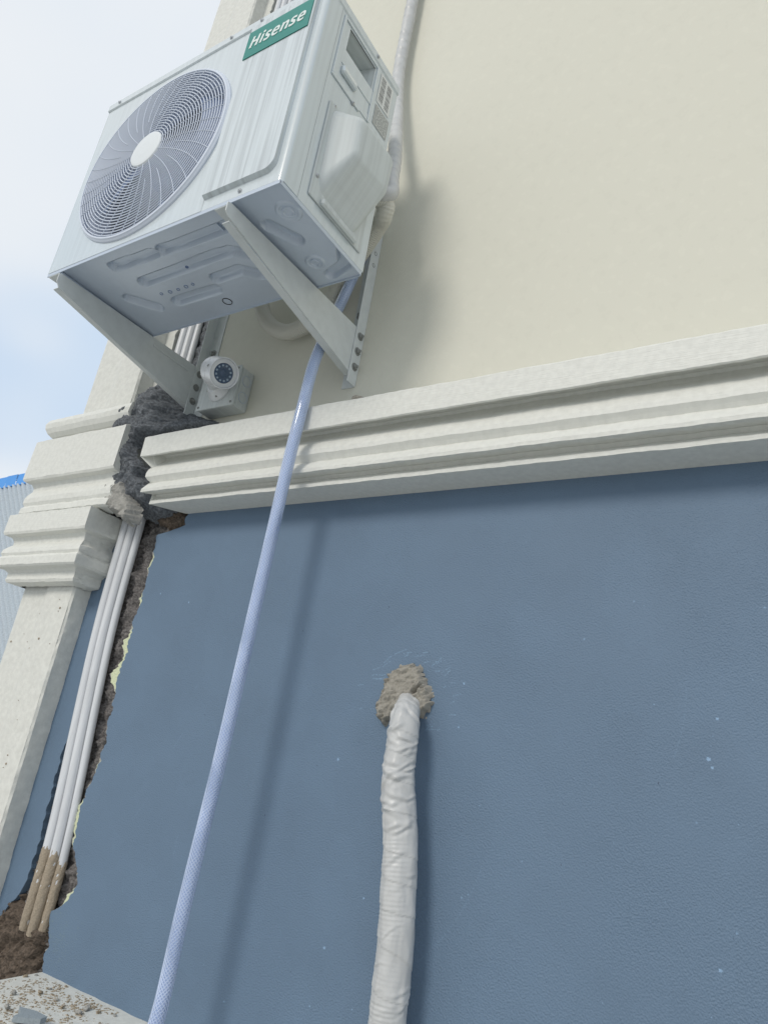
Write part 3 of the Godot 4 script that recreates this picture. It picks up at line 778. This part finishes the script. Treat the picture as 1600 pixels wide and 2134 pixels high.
	fquad(Vector3(se, hy0, hz1), Vector3(se - D, hy0 + 0.012, hz1 - 0.014), Vector3(se - D, hy0 + 0.012, hz0 + 0.014), Vector3(se, hy0, hz0))
	fquad(Vector3(se, hy1, hz0), Vector3(se - D, hy1, hz0 + 0.014), Vector3(se - D, hy1, hz1 - 0.014), Vector3(se, hy1, hz1))
	fquad(Vector3(se, hy0, hz0), Vector3(se - D, hy0 + 0.012, hz0 + 0.014), Vector3(se - D, hy1, hz0 + 0.014), Vector3(se, hy1, hz0))
	fquad(Vector3(se, hy1, hz1), Vector3(se - D, hy1, hz1 - 0.014), Vector3(se - D, hy0 + 0.012, hz1 - 0.014), Vector3(se, hy0, hz1))
	fquad(Vector3(se - D, hy0 + 0.012, hz1 - 0.014), Vector3(se - D, hy1, hz1 - 0.014), Vector3(se - D, hy1, hz0 + 0.014), Vector3(se - D, hy0 + 0.012, hz0 + 0.014))
	obj("finger_grip", M.plastic, rs)
	# plate round the grip: a low frame, two bars below
	var fx := X1 - 0.0008
	for b in [[1.468, 1.476, 0.335, 0.446], [1.476, 1.662, 0.438, 0.446], [1.476, 1.574, 0.293, 0.301], [1.574, 1.662, 0.293, 0.301]]:
		cbox(Vector3(fx, b[0], b[2]), Vector3(fx + 0.0035, b[1], b[3]), 0.001)
	cbox(Vector3(fx, 1.654, 0.301), Vector3(fx + 0.0035, 1.662, 0.438), 0.001)
	cbox(Vector3(fx, 1.476, 0.425), Vector3(fx + 0.0018, 1.574, 0.4375)); cbox(Vector3(fx, 1.53, 0.3015), Vector3(fx + 0.0018, 1.574, 0.425))
	cbox(Vector3(fx, 1.476, 0.3015), Vector3(fx + 0.0018, 1.495, 0.425)); 
	obj("grip_plate", M.coat, rs)
	var wx := Transform3D(Basis(Vector3(0, 0, 1), 0.25), Vector3(fx, 1.513, 0.398))
	cbox(Vector3(-0.004, -0.014, -0.036), Vector3(0.010, 0.012, 0.022), 0.004, wx); obj("louvre", M.coat, rs)
	# stickers: rating text and bar codes (print only)
	for sdata in [[1.566, 1.662, 0.224, 0.281, 0], [1.494, 1.557, 0.218, 0.280, 1]]:
		var im := Image.create(96, 160, false, Image.FORMAT_RGB8); im.fill(Color(0.86, 0.87, 0.86) if sdata[4] == 0 else Color(0.74, 0.75, 0.74))
		if sdata[4] == 0:
			for cset in [10, 54]:
				var y := 12
				while y < 146:
					var w := rng.randi_range(1, 4)
					im.fill_rect(Rect2i(cset, y, 30, w), Color(0.22, 0.23, 0.25)); y += w + rng.randi_range(2, 4)
		else:
			im.fill_rect(Rect2i(4, 4, 88, 2), Color(0.4, 0.4, 0.4)); im.fill_rect(Rect2i(4, 154, 88, 2), Color(0.4, 0.4, 0.4))
			im.fill_rect(Rect2i(4, 4, 2, 152), Color(0.4, 0.4, 0.4)); im.fill_rect(Rect2i(90, 4, 2, 152), Color(0.4, 0.4, 0.4))
			for yy in range(14, 148, 9):
				var x := 10
				while x < 80:
					var w := rng.randi_range(4, 16); im.fill_rect(Rect2i(x, yy, min(w, 86 - x), 3), Color(0.34, 0.35, 0.36)); x += w + rng.randi_range(3, 7)
		var smt := mat(Color.WHITE, 0.45, 0, tex(im))
		var xq: float = X1 + 0.0004
		var b0 := V.size()
		vert(Vector3(xq, sdata[0], sdata[3]), Vector2(0, 1)); vert(Vector3(xq, sdata[0], sdata[2]), Vector2(1, 1)); vert(Vector3(xq, sdata[1], sdata[2]), Vector2(1, 0)); vert(Vector3(xq, sdata[1], sdata[3]), Vector2(0, 0))
		q4(b0, b0 + 1, b0 + 2, b0 + 3)
		tag(obj("sticker", smt, u), "white sticker with bar codes" if sdata[4] == 0 else "silver rating sticker with fine print")
	# valve cover: flange plate and hood with a sloping underside
	cbox(Vector3(X1 - 0.0005, 1.128, 0.232), Vector3(X1 + 0.004, 1.40, 0.432), 0.002)
	var vc := tag(obj("valve_cover", M.plastic, u), "boxy plastic valve cover with a hollow sloping underside")
	var hb := [Vector3(X1 + 0.003, 1.158, 0.412), Vector3(X1 + 0.003, 1.150, 0.262), Vector3(X1 + 0.003, 1.393, 0.248), Vector3(X1 + 0.003, 1.398, 0.418)]
	var ho := [Vector3(-0.846, 1.252, 0.386), Vector3(-0.846, 1.262, 0.248), Vector3(-0.846, 1.378, 0.242), Vector3(-0.846, 1.372, 0.388)]
	var ringf := func(t: float, inset: float, out: float) -> Array:
		var cs := []; var cc := Vector3.ZERO; var pts := []
		for i in 4: cs.append(hb[i].lerp(ho[i], t)); cc += cs[i] * 0.25
		for i in 4: cs[i] += (cc - cs[i]).normalized() * inset + Vector3(out, 0, 0)
		for i in 4:
			var c: Vector3 = cs[i]; var pa: Vector3 = c.lerp(cs[(i + 3) % 4], 0.16); var pb: Vector3 = c.lerp(cs[(i + 1) % 4], 0.16)
			for j in 6:
				var w := j / 5.0
				pts.append(pa.lerp(c, w).lerp(c.lerp(pb, w), w))
		return pts
	var hrows := []
	for st in [[0.0, 0.0, 0.0], [0.3, 0.0, 0.0], [0.6, 0.0, 0.0], [0.86, 0.0, 0.0], [0.95, 0.001, 0.0], [1.0, 0.004, 0.0], [1.0, 0.010, 0.003], [1.0, 0.022, 0.0045]]:
		var row := []
		for p in ringf.call(st[0], st[1], st[2]): row.append(vert(p))
		hrows.append(row)
	for k in hrows.size() - 1:
		for j in 24: q4(hrows[k][j], hrows[k][(j + 1) % 24], hrows[k + 1][(j + 1) % 24], hrows[k + 1][j])
	var hc := Vector3.ZERO
	for i in 4: hc += ho[i] * 0.25
	var hci := vert(hc + Vector3(0.006, 0, 0))
	for j in 24: t3(hrows[-1][j], hrows[-1][(j + 1) % 24], hci)
	obj("hood", M.plastic, vc)
	cbox(Vector3(X1 + 0.003, 1.128, 0.262), Vector3(X1 + 0.014, 1.146, 0.395), 0.004); obj("lower_lip", M.plastic, vc)
	for p in [PX(735, 215, X1 + 0.001), PX(697, 222, X1 + 0.001), PX(661, 366, X1 + 0.004), PX(731, 495, X1 + 0.004), PX(733, 210, X1 + 0.003)].slice(0, 4): screw(p, Vector3.RIGHT, 0.0042, u, M.steel)
	# lid
	cbox(Vector3(X0 - 0.003, Y1 - 0.0225, Z0 - 0.004), Vector3(X1 + 0.0025, Y1 + 0.004, Z1 + 0.004), 0.003)
	obj("lid", M.coat, u)
	for p in [PZ(250, 215, Z1 + 0.004), PZ(483, 80, Z1 + 0.004), PZ(546, 44, Z1 + 0.004)]: screw(Vector3(p.x, Y1 - 0.008, Z1 + 0.004), Vector3(0, 0, 1), 0.0042, u, M.steel)
	screw(Vector3(X1 + 0.0025, Y1 - 0.008, 0.31), Vector3.RIGHT, 0.0042, u, M.steel)
	screw(PZ(500, 398, Z1), Vector3(0, 0, 1), 0.0042, u, M.steel)
	# base pan with stamped ribs and rings
	var ribs := [[[338, 522], [410, 497], [500, 462]], [[238, 556], [320, 529]], [[300, 588], [405, 549], [440, 535], [480, 523], [520, 530]], [[450, 580], [500, 562], [540, 572], [600, 564]], [[370, 628], [450, 603]], [[690, 572], [718, 552], [716, 520]], [[268, 622], [330, 640]], [[560, 470], [620, 500]]]
	var segs := []
	for rbp in ribs:
		for k in rbp.size() - 1:
			var a := PY(rbp[k][0], rbp[k][1], Y0); var b := PY(rbp[k + 1][0], rbp[k + 1][1], Y0)
			segs.append([Vector2(a.x, a.z), Vector2(b.x, b.z)])
	var gx := 230; var gz := 88; var gid := []
	for j in gz + 1:
		for i in gx + 1:
			var p := Vector2(lerp(X0 + 0.004, X1 - 0.004, float(i) / gx), lerp(Z0 + 0.003, Z1 - 0.003, float(j) / gz))
			var dd := 1e9
			for sg in segs: dd = min(dd, p.distance_to(Geometry2D.get_closest_point_to_segment(p, sg[0], sg[1])))
			gid.append(vert(Vector3(p.x, Y0 + 0.014 * smoothstep(0.0165, 0.0125, dd), p.y)))
	for j in gz:
		for i in gx: q4(gid[j * (gx + 1) + i], gid[j * (gx + 1) + i + 1], gid[(j + 1) * (gx + 1) + i + 1], gid[(j + 1) * (gx + 1) + i])
	cbox(Vector3(X0 + 0.002, Y0 - 0.004, Z1 - 0.0028), Vector3(X1 - 0.003, Y0 + 0.0058, Z1 - 0.0006), 0.0)
	cbox(Vector3(X1 - 0.0035, Y0 - 0.004, Z0 + 0.004), Vector3(X1 - 0.0012, Y0 + 0.0058, Z1 - 0.004), 0.0)
	cbox(Vector3(X0 + 0.002, Y0 - 0.004, Z0 + 0.0008), Vector3(X1 - 0.004, Y0 + 0.0058, Z0 + 0.0029), 0.0)
	var bp := tag(obj("base_pan", M.galv, u), "bare metal base pan stamped with ribs and rings")
	for q in [[602, 440, 0.031], [657, 546, 0.025], [510, 502, 0.026]]:
		var c := PY(q[0], q[1], Y0); var r: float = q[2]
		lathe(c, Vector3.DOWN, [[r, 0.0], [r * 0.86, 0.004], [r * 0.72, 0.004], [r * 0.6, 0.0015], [r * 0.48, 0.0015], [r * 0.42, 0.005], [r * 0.36, 0.005], [r * 0.3, 0.0025], [0.0, 0.0025]], 40)
		obj("stamped_ring", M.galv, bp)
	for q in [[474, 628, 0.012], [390, 556, 0.004], [337, 612, 0.004], [355, 608, 0.005], [372, 603, 0.004], [388, 597, 0.005], [402, 592, 0.004]]:
		var c := PY(q[0], q[1], Y0); var r: float = q[2]
		lathe(c, Vector3.DOWN, [[r * 1.15, 0.0], [r * 1.1, 0.0015], [r, 0.0015], [r * 0.98, -0.0005], [0.0, -0.0005]], 20)
		obj("drain_plug", M.dark if r > 0.01 else M.coil, bp)
	# feet resting on the brackets
	for fxx in [[-1.085, -1.045], [-1.685, -1.645]]:
		cbox(Vector3(fxx[0], Y0 - 0.012, Z0 + 0.0), Vector3(fxx[1], Y0 - 0.0005, Z1 - 0.004), 0.002)
		obj("foot", M.galv, u)

func rounded_face(q: Array, cen: Vector3):
	# a bilinear face, bulged a little towards its middle
	var n: Vector3 = (q[1] - q[0]).cross(q[2] - q[0]).normalized()
	if n.dot((q[0] + q[2]) * 0.5 - cen) < 0: n = -n
	var K := 8; var rows := []
	for i in K + 1:
		var row := []
		for j in K + 1:
			var s := float(i) / K; var t := float(j) / K
			var p: Vector3 = q[0].lerp(q[1], s).lerp(q[3].lerp(q[2], s), t)
			row.append(vert(p + n * 0.006 * 16.0 * s * (1 - s) * t * (1 - t) * 0.6))
		rows.append(row)
	var tst := (V[rows[1][0]] - V[rows[0][0]]).cross(V[rows[0][1]] - V[rows[0][0]]).dot(n) > 0
	for i in K:
		for j in K:
			if tst: q4(rows[i][j], rows[i + 1][j], rows[i + 1][j + 1], rows[i][j + 1])
			else: q4(rows[i][j], rows[i][j + 1], rows[i + 1][j + 1], rows[i + 1][j])

func build_brackets():
	for sidx in 2:
		var xb := -1.04 if sidx == 0 else -1.64
		var s := -1.0 if sidx == 0 else 1.0                  # way in which the wall leg runs
		var b := thing("wall_bracket", "pale steel wall bracket under the valve end of the air conditioner" if sidx == 0 else "pale steel wall bracket beside the small security camera", "bracket", Vector3(xb, 0.93, 0.0), "steel brackets carrying the air conditioner")
		var yt := 1.0765
		# arm: tapered web, top flange, thin lower flange, closed tip
		var web := PackedVector2Array([Vector2(0.002, 0.955), Vector2(0.022, 0.952), Vector2(0.512, yt - 0.034), Vector2(0.522, yt - 0.026), Vector2(0.522, yt - 0.003), Vector2(0.512, yt), Vector2(0.002, yt + 0.012)])
		if sidx == 1: web = PackedVector2Array([Vector2(0.002, 0.955), Vector2(0.022, 0.952), Vector2(0.30, 0.995), Vector2(0.505, yt - 0.04), Vector2(0.515, yt - 0.026), Vector2(0.515, yt - 0.003), Vector2(0.505, yt), Vector2(0.002, yt + 0.012)])
		extrude(web, Vector3(xb + 0.003, 0, 0), Vector3(0, 0, 1), Vector3.UP, Vector3(0.003, 0, 0))
		cbox(Vector3(xb - 0.046, yt - 0.003, 0.01), Vector3(xb - 0.0002, yt, 0.515), 0.001)
		var lowx := Transform3D(Basis(Vector3.RIGHT, atan2(0.955 - (yt - 0.034), 0.513)), Vector3(xb, 0.954, 0.022))
		cbox(Vector3(-0.02, -0.0005, 0.0), Vector3(-0.0002, 0.002, 0.490), 0.0, lowx)
		obj("arm", M.bracket, b)
		# bolt through the unit's foot at the tip
		hexbolt(Vector3(xb - 0.022, yt - 0.003, 0.485), Vector3.DOWN, 0.006, b, M.bolt)
		# slots near the wall on the top flange show as a rail along the web
		if sidx == 1:
			cbox(Vector3(xb + 0.0032, yt - 0.020, 0.06), Vector3(xb + 0.0062, yt - 0.012, 0.20), 0.001); obj("rail", M.bracket, b)
		# wall angle: one leg along the arm, one leg on the wall
		var y0 := 0.925; var y1 := 1.44
		cbox(Vector3(xb + 0.0035, y0, 0.0015), Vector3(xb + 0.0065, y1, 0.038), 0.0008)
		cbox(Vector3(min(xb + 0.0034, xb + 0.0034 + s * 0.04), y0, 0.0012), Vector3(max(xb + 0.0034, xb + 0.0034 + s * 0.04), y1, 0.0042), 0.0008) if s < 0 else cbox(Vector3(xb + 0.0066, y0, 0.0012), Vector3(xb + 0.0466, y1, 0.0042), 0.0008)
		obj("wall_angle", M.bracket, b)
		for yy in [0.975, 1.022, 1.068]: hexbolt(Vector3(xb + 0.0065, yy, 0.0195), Vector3.RIGHT, 0.0075, b, M.bolt)
		for yy in [1.30, 1.34]:
			lathe(Vector3(xb + 0.0066, yy, 0.02), Vector3.RIGHT, [[0.0058, -0.0002], [0.0055, 0.0004], [0.0048, 0.0004], [0.0046, -0.001], [0.0, -0.001]], 16); obj("spare_hole", M.dark, b)
		for yy in [1.15, 1.36]: hexbolt(Vector3(xb + (0.026 if s > 0 else -0.018), yy, 0.0042), Vector3(0, 0, 1), 0.008, b, M.bolt)

func build_pipes():
	# ---------------- clear braided hose hanging over the cornice
	var hp := [PZ(770, 510, 0.03), PZ(738, 572, 0.045), PZ(712, 628, 0.062), PZ(690, 675, 0.082), PZ(655, 755, 0.115), PZ(630, 850, 0.137), PZ(602, 960, 0.139), PZ(570, 1100, 0.139), PZ(515, 1340, 0.139), PZ(467, 1550, 0.139), PZ(425, 1722, 0.140), PZ(380, 1905, 0.141), PZ(325, 2134, 0.145), Vector3(-1.10, -0.512, 0.18), Vector3(-1.09, -0.520, 0.24), Vector3(-1.08, -0.56, 0.275), Vector3(-1.08, -0.9, 0.28), Vector3(-1.08, -1.58, 0.28)]
	var t := thing("braided_hose", "clear bluish braided hose hanging from the air conditioner over the cornice", "hose", Vector3(-1.08, -1.6, 0.2))
	var path := spline(hp, 0.012)
	tube(path, 0.0148, 24, false)
	obj("clear_tube", M.hose, t)
	tube(path, 0.0092, 12, false)
	obj("inner_tube", M.core, t)
	var fine := spline(hp, 0.0042); var fr := frames(fine); var s := 0.0; var arc := PackedFloat32Array()
	for k in fine.size():
		if k > 0: s += fine[k].distance_to(fine[k - 1])
		arc.append(s)
	for dirn in [1.0, -1.0]:
		for j in 11:
			var pth := PackedVector3Array()
			for k in fine.size():
				var a: float = dirn * arc[k] / 0.082 * TAU + TAU * j / 11.0
				pth.append(fine[k] + (fr[k][0] * cos(a) + fr[k][1] * sin(a)) * (0.0122 if dirn > 0 else 0.0132))
			tube(pth, 0.0009, 3, false)
	tag(obj("braid", M.thread, t), "white reinforcing threads woven inside the hose", "", "", "stuff")
	# ---------------- three conduits in the chase
	var names := ["white plastic conduit pipe nearest the pilaster, in the wall chase", "white plastic conduit pipe between two others in the wall chase", "white plastic conduit pipe beside the broken blue edge, set deepest"]
	var pos := [[0.0, 0.012, 0.0128], [0.0275, 0.007, 0.0128], [0.053, -0.001, 0.0105]]
	for k in 3:
		var o := Vector3(pos[k][0], 0, pos[k][1] - 0.012)
		var r: float = pos[k][2]
		var pts := [PZ(52, 1935 + 8 * k, 0.004) + o * 0.9, PZ(72, 1868, 0.012) + o, PZ(114, 1712, 0.012) + o, PZ(201, 1320, 0.012) + o, PZ(271, 1065, 0.012) + o, PZ(292, 970, 0.012) + o, Vector3(-1.80, 0.98, 0.004) + o, Vector3(-1.797, 1.3, 0.0) + o, Vector3(-1.80, 4.2, 0.0) + o]
		for j in range(1, pts.size() - 1): pts[j] += Vector3(0.0035 * nz(j * 1.7, k * 5.0, 2.0), 0, 0.004 * nz(j * 2.1, k * 3.0, 8.0))
		var c := thing("conduit_pipe", names[k], "pipe", pts[0], "white conduits in the wall chase")
		tube(spline(pts, 0.03), r, 20)
		obj("pipe", M.pvc, c)
		# dried cement smeared over the lower end
		if k < 3:
			var sm := spline(pts, 0.006); var low := PackedVector3Array()
			for p in sm:
				if p.y < -0.262 - 0.012 * k: low.append(p)
			var ln := 0.0
			for j in range(1, low.size()): ln += low[j].distance_to(low[j - 1])
			tube(low, func(ss, a):
				var bare: float = smoothstep(0.012, 0.0, ln - ss - 0.012 - 0.016 * nz(cos(a) * 2.2, sin(a) * 2.2, k * 7.0)) + smoothstep(0.42, 0.6, nz(ss * 38, cos(a) * 1.6, sin(a) * 1.6 + k * 3))
				return r + 0.0012 + 0.0016 * nz(ss * 90, cos(a) * 2.5, sin(a) * 2.5 + k * 9) - 0.004 * minf(bare, 1.0), 24, false)
			tag(obj("cement_smear", M.dirt, c), "dried brown cement smeared on the pipe end")
	# ---------------- taped pipe bundle coming out of the mortar
	var cpth := [PZ(852, 1455, -0.02), PZ(848, 1478, 0.028), PZ(843, 1505, 0.052), PZ(837, 1555, 0.058), PZ(829, 1620, 0.060), PZ(831, 1690, 0.056), PZ(834, 1750, 0.054), PZ(830, 1850, 0.056), PZ(822, 1990, 0.054), PZ(806, 2134, 0.052), Vector3(-0.675, -0.50, 0.05), Vector3(-0.67, -0.537, 0.05)]
	var w := thing("taped_pipe_bundle", "pipe bundle wrapped in pale grey tape coming out of the mortar patch", "pipe", Vector3(-0.67, -0.54, 0.05))
	var folds := []
	for k in 66:
		var s0 := rng.randf_range(0.05, 0.29) if k < 52 else rng.randf_range(0.27, 0.62)
		folds.append([s0, rng.randf_range(-2.0, 2.2), rng.randf_range(-0.022, 0.022), rng.randf_range(0.0028, 0.006), rng.randf_range(0.0009, 0.0026) * (1.0 if k < 52 else 0.5), rng.randf_range(0.3, 0.9)])
	var spl := spline(cpth, 0.0016)
	tube(spl, func(ss, a):
		# slightly flattened faces, ribs of the inner hose pressing through, creases in the loose upper tape
		var c4: float = pow(pow(abs(cos(a - 0.35)), 3.2) + pow(abs(sin(a - 0.35)), 3.2), -1.0 / 3.2)
		var r: float = 0.0278 * lerp(1.0, c4, 0.5)
		var rib: float = sin(ss * TAU / 0.0072) * 0.00045 * smoothstep(0.26, 0.34, ss) * smoothstep(-0.3, 0.35, cos(a - 0.2)) * clamp(0.55 + 1.2 * nz(ss * 14, 2.0, 1.0), 0.0, 1.0)
		var fold := 0.0
		for fd in folds:
			var da: float = wrapf(a - fd[1], -PI, PI)
			var ph: float = (ss - fd[0] - fd[2] * da - 0.004 * sin(da * 3.0)) / fd[3]
			if abs(ph) < 3.0: fold += fd[4] * exp(-da * da / (fd[5] * fd[5])) * (exp(-ph * ph) - 0.8 * exp(-(ph - 1.5) * (ph - 1.5)))
		r += rib + fold + 0.0018 * nz(ss * 12, cos(a) * 1.3, sin(a) * 1.3)
		# tape edges, one every few centimetres, run round at a slant
		var turn: float = fposmod(ss + a * 0.0075 + 0.03 * nz(ss * 7, 1.0, 4.0), 0.052) / 0.052
		r += 0.0012 * turn
		return r + 0.0022 * smoothstep(0.16, 0.24, ss) - 0.006 * smoothstep(0.13, 0.03, ss), 72)
	obj("tape_wrap", M.tape, w)
	# ---------------- ribbed drain hose looping under the unit
	var dpt := [Vector3(-0.945, 1.36, 0.185), PZ(803, 425, 0.155), PZ(800, 448, 0.14), PZ(790, 470, 0.11), PZ(740, 545, 0.07), PZ(706, 592, 0.05), PZ(688, 634, 0.045), PZ(655, 668, 0.045), PZ(605, 692, 0.045), PZ(568, 682, 0.045), PZ(549, 652, 0.047), PZ(546, 615, 0.05), PZ(558, 570, 0.055), PZ(575, 530, 0.06)]
	var d := thing("drain_hose", "ribbed cream drain hose looping against the wall below the unit", "hose", Vector3(-1.25, 1.05, 0.045))
	tube(spline(dpt, 0.0011), func(ss, a): return 0.0222 + 0.0008 * sin(ss * TAU / 0.0056), 22)
	obj("ribbed_tube", M.drain, d)
	# ---------------- insulated line rising on the wall behind the unit
	var ip := [PZ(870, -60, 0.035), PZ(852, 40, 0.035), PZ(838, 110, 0.037), PZ(829, 170, 0.045), PZ(826, 250, 0.07), PZ(822, 330, 0.12), PZ(816, 372, 0.15), PZ(812, 405, 0.165), Vector3(-0.945, 1.36, 0.2)]
	var tp: Vector3 = ip[0]
	ip.push_front(tp + Vector3(-0.03, 0.9, 0))
	var p := thing("insulated_pipe", "pale taped refrigerant line rising up the beige wall behind the unit", "pipe", Vector3(-0.95, 1.36, 0.1))
	tube(spline(ip, 0.003), func(ss, a): return 0.0185 + 0.0012 * fposmod(ss + a * 0.006, 0.038) / 0.038 + 0.0012 * nz(ss * 30, cos(a), sin(a)), 24)
	obj("taped_line", M.tape, p)

func build_camera():
	var b := thing("junction_box", "square white junction box fixed to the wall under the security camera", "box", Vector3(-1.483, 0.908, 0.0))
	cbox(Vector3(-1.555, 0.908, 0.001), Vector3(-1.411, 1.034, 0.052), 0.003); obj("box_body", M.plastic, b)
	cbox(Vector3(-1.557, 0.906, 0.0522), Vector3(-1.409, 1.036, 0.060), 0.002); obj("box_lid", M.plastic, b)
	for yy in [0.945, 0.998]:
		lathe(Vector3(-1.411, yy, 0.027), Vector3.RIGHT, [[0.0172, -0.0005], [0.0170, 0.0012], [0.0152, 0.0012], [0.0150, -0.0002]], 28); obj("knockout", M.galv, b)
	for c in [[-1.547, 0.916], [-1.419, 0.916], [-1.419, 1.026]]: screw(Vector3(c[0], c[1], 0.060), Vector3(0, 0, 1), 0.003, b, M.bolt)
	var ax := Vector3(0.88, -0.40, 0.20).normalized()
	var fc := PZ(467, 778, 0.150)
	var c := thing("security_camera", "small round white security camera with a ring of lights, on the junction box", "camera", Vector3(-1.49, 0.96, 0.061))
	var R := 0.0425
	lathe(fc, ax, [[0.0, -0.078], [R * 0.7, -0.076], [R * 0.92, -0.068], [R * 0.98, -0.058], [R * 0.98, -0.0445], [R * 0.95, -0.0440], [R * 0.95, -0.0425], [R, -0.042], [R, -0.032], [R * 0.97, -0.0315], [R * 0.97, -0.030], [R, -0.0295], [R, 0.0035], [R * 0.97, 0.0045], [R * 0.94, 0.0035], [R * 0.93, -0.004]], 56)
	obj("shell", M.camshell, c)
	lathe(fc, ax, [[R * 0.93, -0.004], [R * 0.9, -0.003], [R * 0.66, -0.001], [R * 0.645, -0.002]], 56); obj("bezel", M.camshell, c)
	lathe(fc, ax, [[R * 0.645, -0.002], [R * 0.64, -0.0032], [R * 0.3, -0.0032], [R * 0.29, -0.0012], [R * 0.25, -0.0006], [R * 0.22, -0.002], [R * 0.12, -0.0012], [0.0, -0.0006]], 40); obj("lens", M.camglass, c)
	var n := ax.cross(Vector3.UP).normalized(); var m := ax.cross(n)
	for k in 12:
		var a := TAU * k / 12.0
		var p := fc + (n * cos(a) + m * sin(a)) * R * 0.49 - ax * 0.0032
		lathe(p, ax, [[0.0031, 0.0], [0.0029, 0.0012], [0.0018, 0.0022], [0.0, 0.0026]], 10); obj("infrared_light", M.led, c)
	# foot: a stubby swivel cone on the box lid
	var f0 := Vector3(-1.475, 0.965, 0.0605); var mid := fc - ax * 0.045
	lathe(f0, Vector3(0, 0, 1), [[0.041, 0.0], [0.041, 0.005], [0.038, 0.009], [0.030, 0.018], [0.024, 0.026], [0.0, 0.027]], 40)
	var fo := obj("foot", M.camshell, c)
	tube(PackedVector3Array([f0 + Vector3(0, 0, 0.02), (f0 + Vector3(0, 0, 0.03)).lerp(mid, 0.4), mid]), 0.02, 20); obj("swivel_neck", M.camshell, c)
	for a in [0.6, -1.3, 3.4]: screw(f0 + Vector3(cos(a) * 0.033, sin(a) * 0.033, 0.0135), Vector3(cos(a) * 0.5, sin(a) * 0.5, 0.8), 0.0026, fo, M.bolt)
	screw(fc - ax * 0.015 + n * R * 0.98, n, 0.003, c, M.bolt)

func stone(p: Vector3, r: float, sd: float):
	var rows := []
	for i in 6:
		var row := []; var th := PI * i / 5.0
		for j in 9:
			var ph := TAU * j / 9.0
			var d := Vector3(sin(th) * cos(ph), cos(th) * 0.65, sin(th) * sin(ph))
			row.append(vert(p + d * r * (1.0 + 1.1 * nz(d.x * 1.1, d.y * 1.1 + sd, d.z * 1.1) + 0.25 * nz(d.x * 4, d.y * 4 + sd, d.z * 4))))
		rows.append(row)
	for i in 5:
		for j in 9: q4(rows[i][j], rows[i + 1][j], rows[i + 1][(j + 1) % 9], rows[i][(j + 1) % 9]) if false else q4(rows[i][j], rows[i][(j + 1) % 9], rows[i + 1][(j + 1) % 9], rows[i + 1][j])

func build_debris():
	# grit on the ledge: one spread
	org = Vector3(-1.5, -0.54, 0.1)
	for k in 9000:
		var p := Vector3(rng.randf_range(-1.625, -1.2), 0, rng.randf_range(0.012, 0.23))
		var dens := 0.55 + 1.1 * nz(p.x * 16, p.z * 16, 2.0) - smoothstep(-1.42, -1.24, p.x)
		if rng.randf() > dens: continue
		p.y = -0.5385 - p.z * 0.036
		var r := 0.0008 + 0.0034 * pow(rng.randf(), 3.0)
		var bs := Basis.from_euler(Vector3(rng.randf() * 6, rng.randf() * 6, rng.randf() * 6)).scaled(Vector3(1, 0.7, 1.2) * r)
		var o6 := []
		for d in [Vector3.RIGHT, Vector3.LEFT, Vector3.UP, Vector3.DOWN, Vector3.BACK, Vector3.FORWARD]: o6.append(p + bs * d)
		for t in [[0, 2, 4], [4, 2, 1], [1, 2, 5], [5, 2, 0], [4, 3, 0], [1, 3, 4], [5, 3, 1], [0, 3, 5]]: otri(o6[t[0]], o6[t[1]], o6[t[2]], p)
	tag(obj("grit", M.sand), "fine sandy grit strewn over the cream ledge", "grit", "", "stuff")
	var spots := [[185, 2050, 0.007], [75, 2034, 0.006], [52, 2036, 0.008], [105, 2062, 0.006], [180, 2105, 0.012], [165, 2112, 0.010], [205, 2112, 0.008], [85, 2070, 0.007], [30, 2070, 0.008], [55, 2110, 0.010], [15, 2100, 0.009], [130, 2100, 0.007], [240, 2118, 0.006], [120, 2084, 0.006]]
	for q in spots:
		var p := PY(q[0], q[1], -0.5395); 
		if p.z < 0.012: p.z = 0.012
		org = p
		stone(p + Vector3(0, q[2] * 0.2, 0), q[2] * 0.62, q[0])
		tag(obj("rubble_stone", M.sand if int(q[0]) % 3 else M.plaster_edge), "small crumb of plaster lying on the cream ledge", "stone", "plaster crumbs on the ledge")
	# larger grey chunk and a blue paint chip
	var pc := PY(60, 2125, -0.54); org = pc
	var pg := PackedVector2Array()
	for k in 7:
		var a := TAU * (k + 0.35 * sin(k * 5.0)) / 7.0; pg.append(Vector2(cos(a) * 0.036, sin(a) * 0.022) * (1.0 + 0.35 * sin(k * 9.0)))
	extrude(pg, pc + Vector3(0, 0.010, 0), Vector3(1, 0.03, 0), Vector3(0, 0.1, -1), Vector3(0, 0.010, 0))
	tag(obj("paint_chip", M.chip), "flat grey chip of broken render lying on the ledge", "chip")
	# stone on top of the cornice by the bracket
	var ps := PZ(748, 830, 0.10); ps.y = PZ(1000, 782, 0.12).y + 0.006
	org = ps
	stone(ps, 0.014, 3.0); stone(ps + Vector3(0.018, -0.002, 0.0), 0.008, 6.0)
	tag(obj("mortar_lump", M.mortar), "crumb of mortar on the cornice below the wall bracket", "stone")
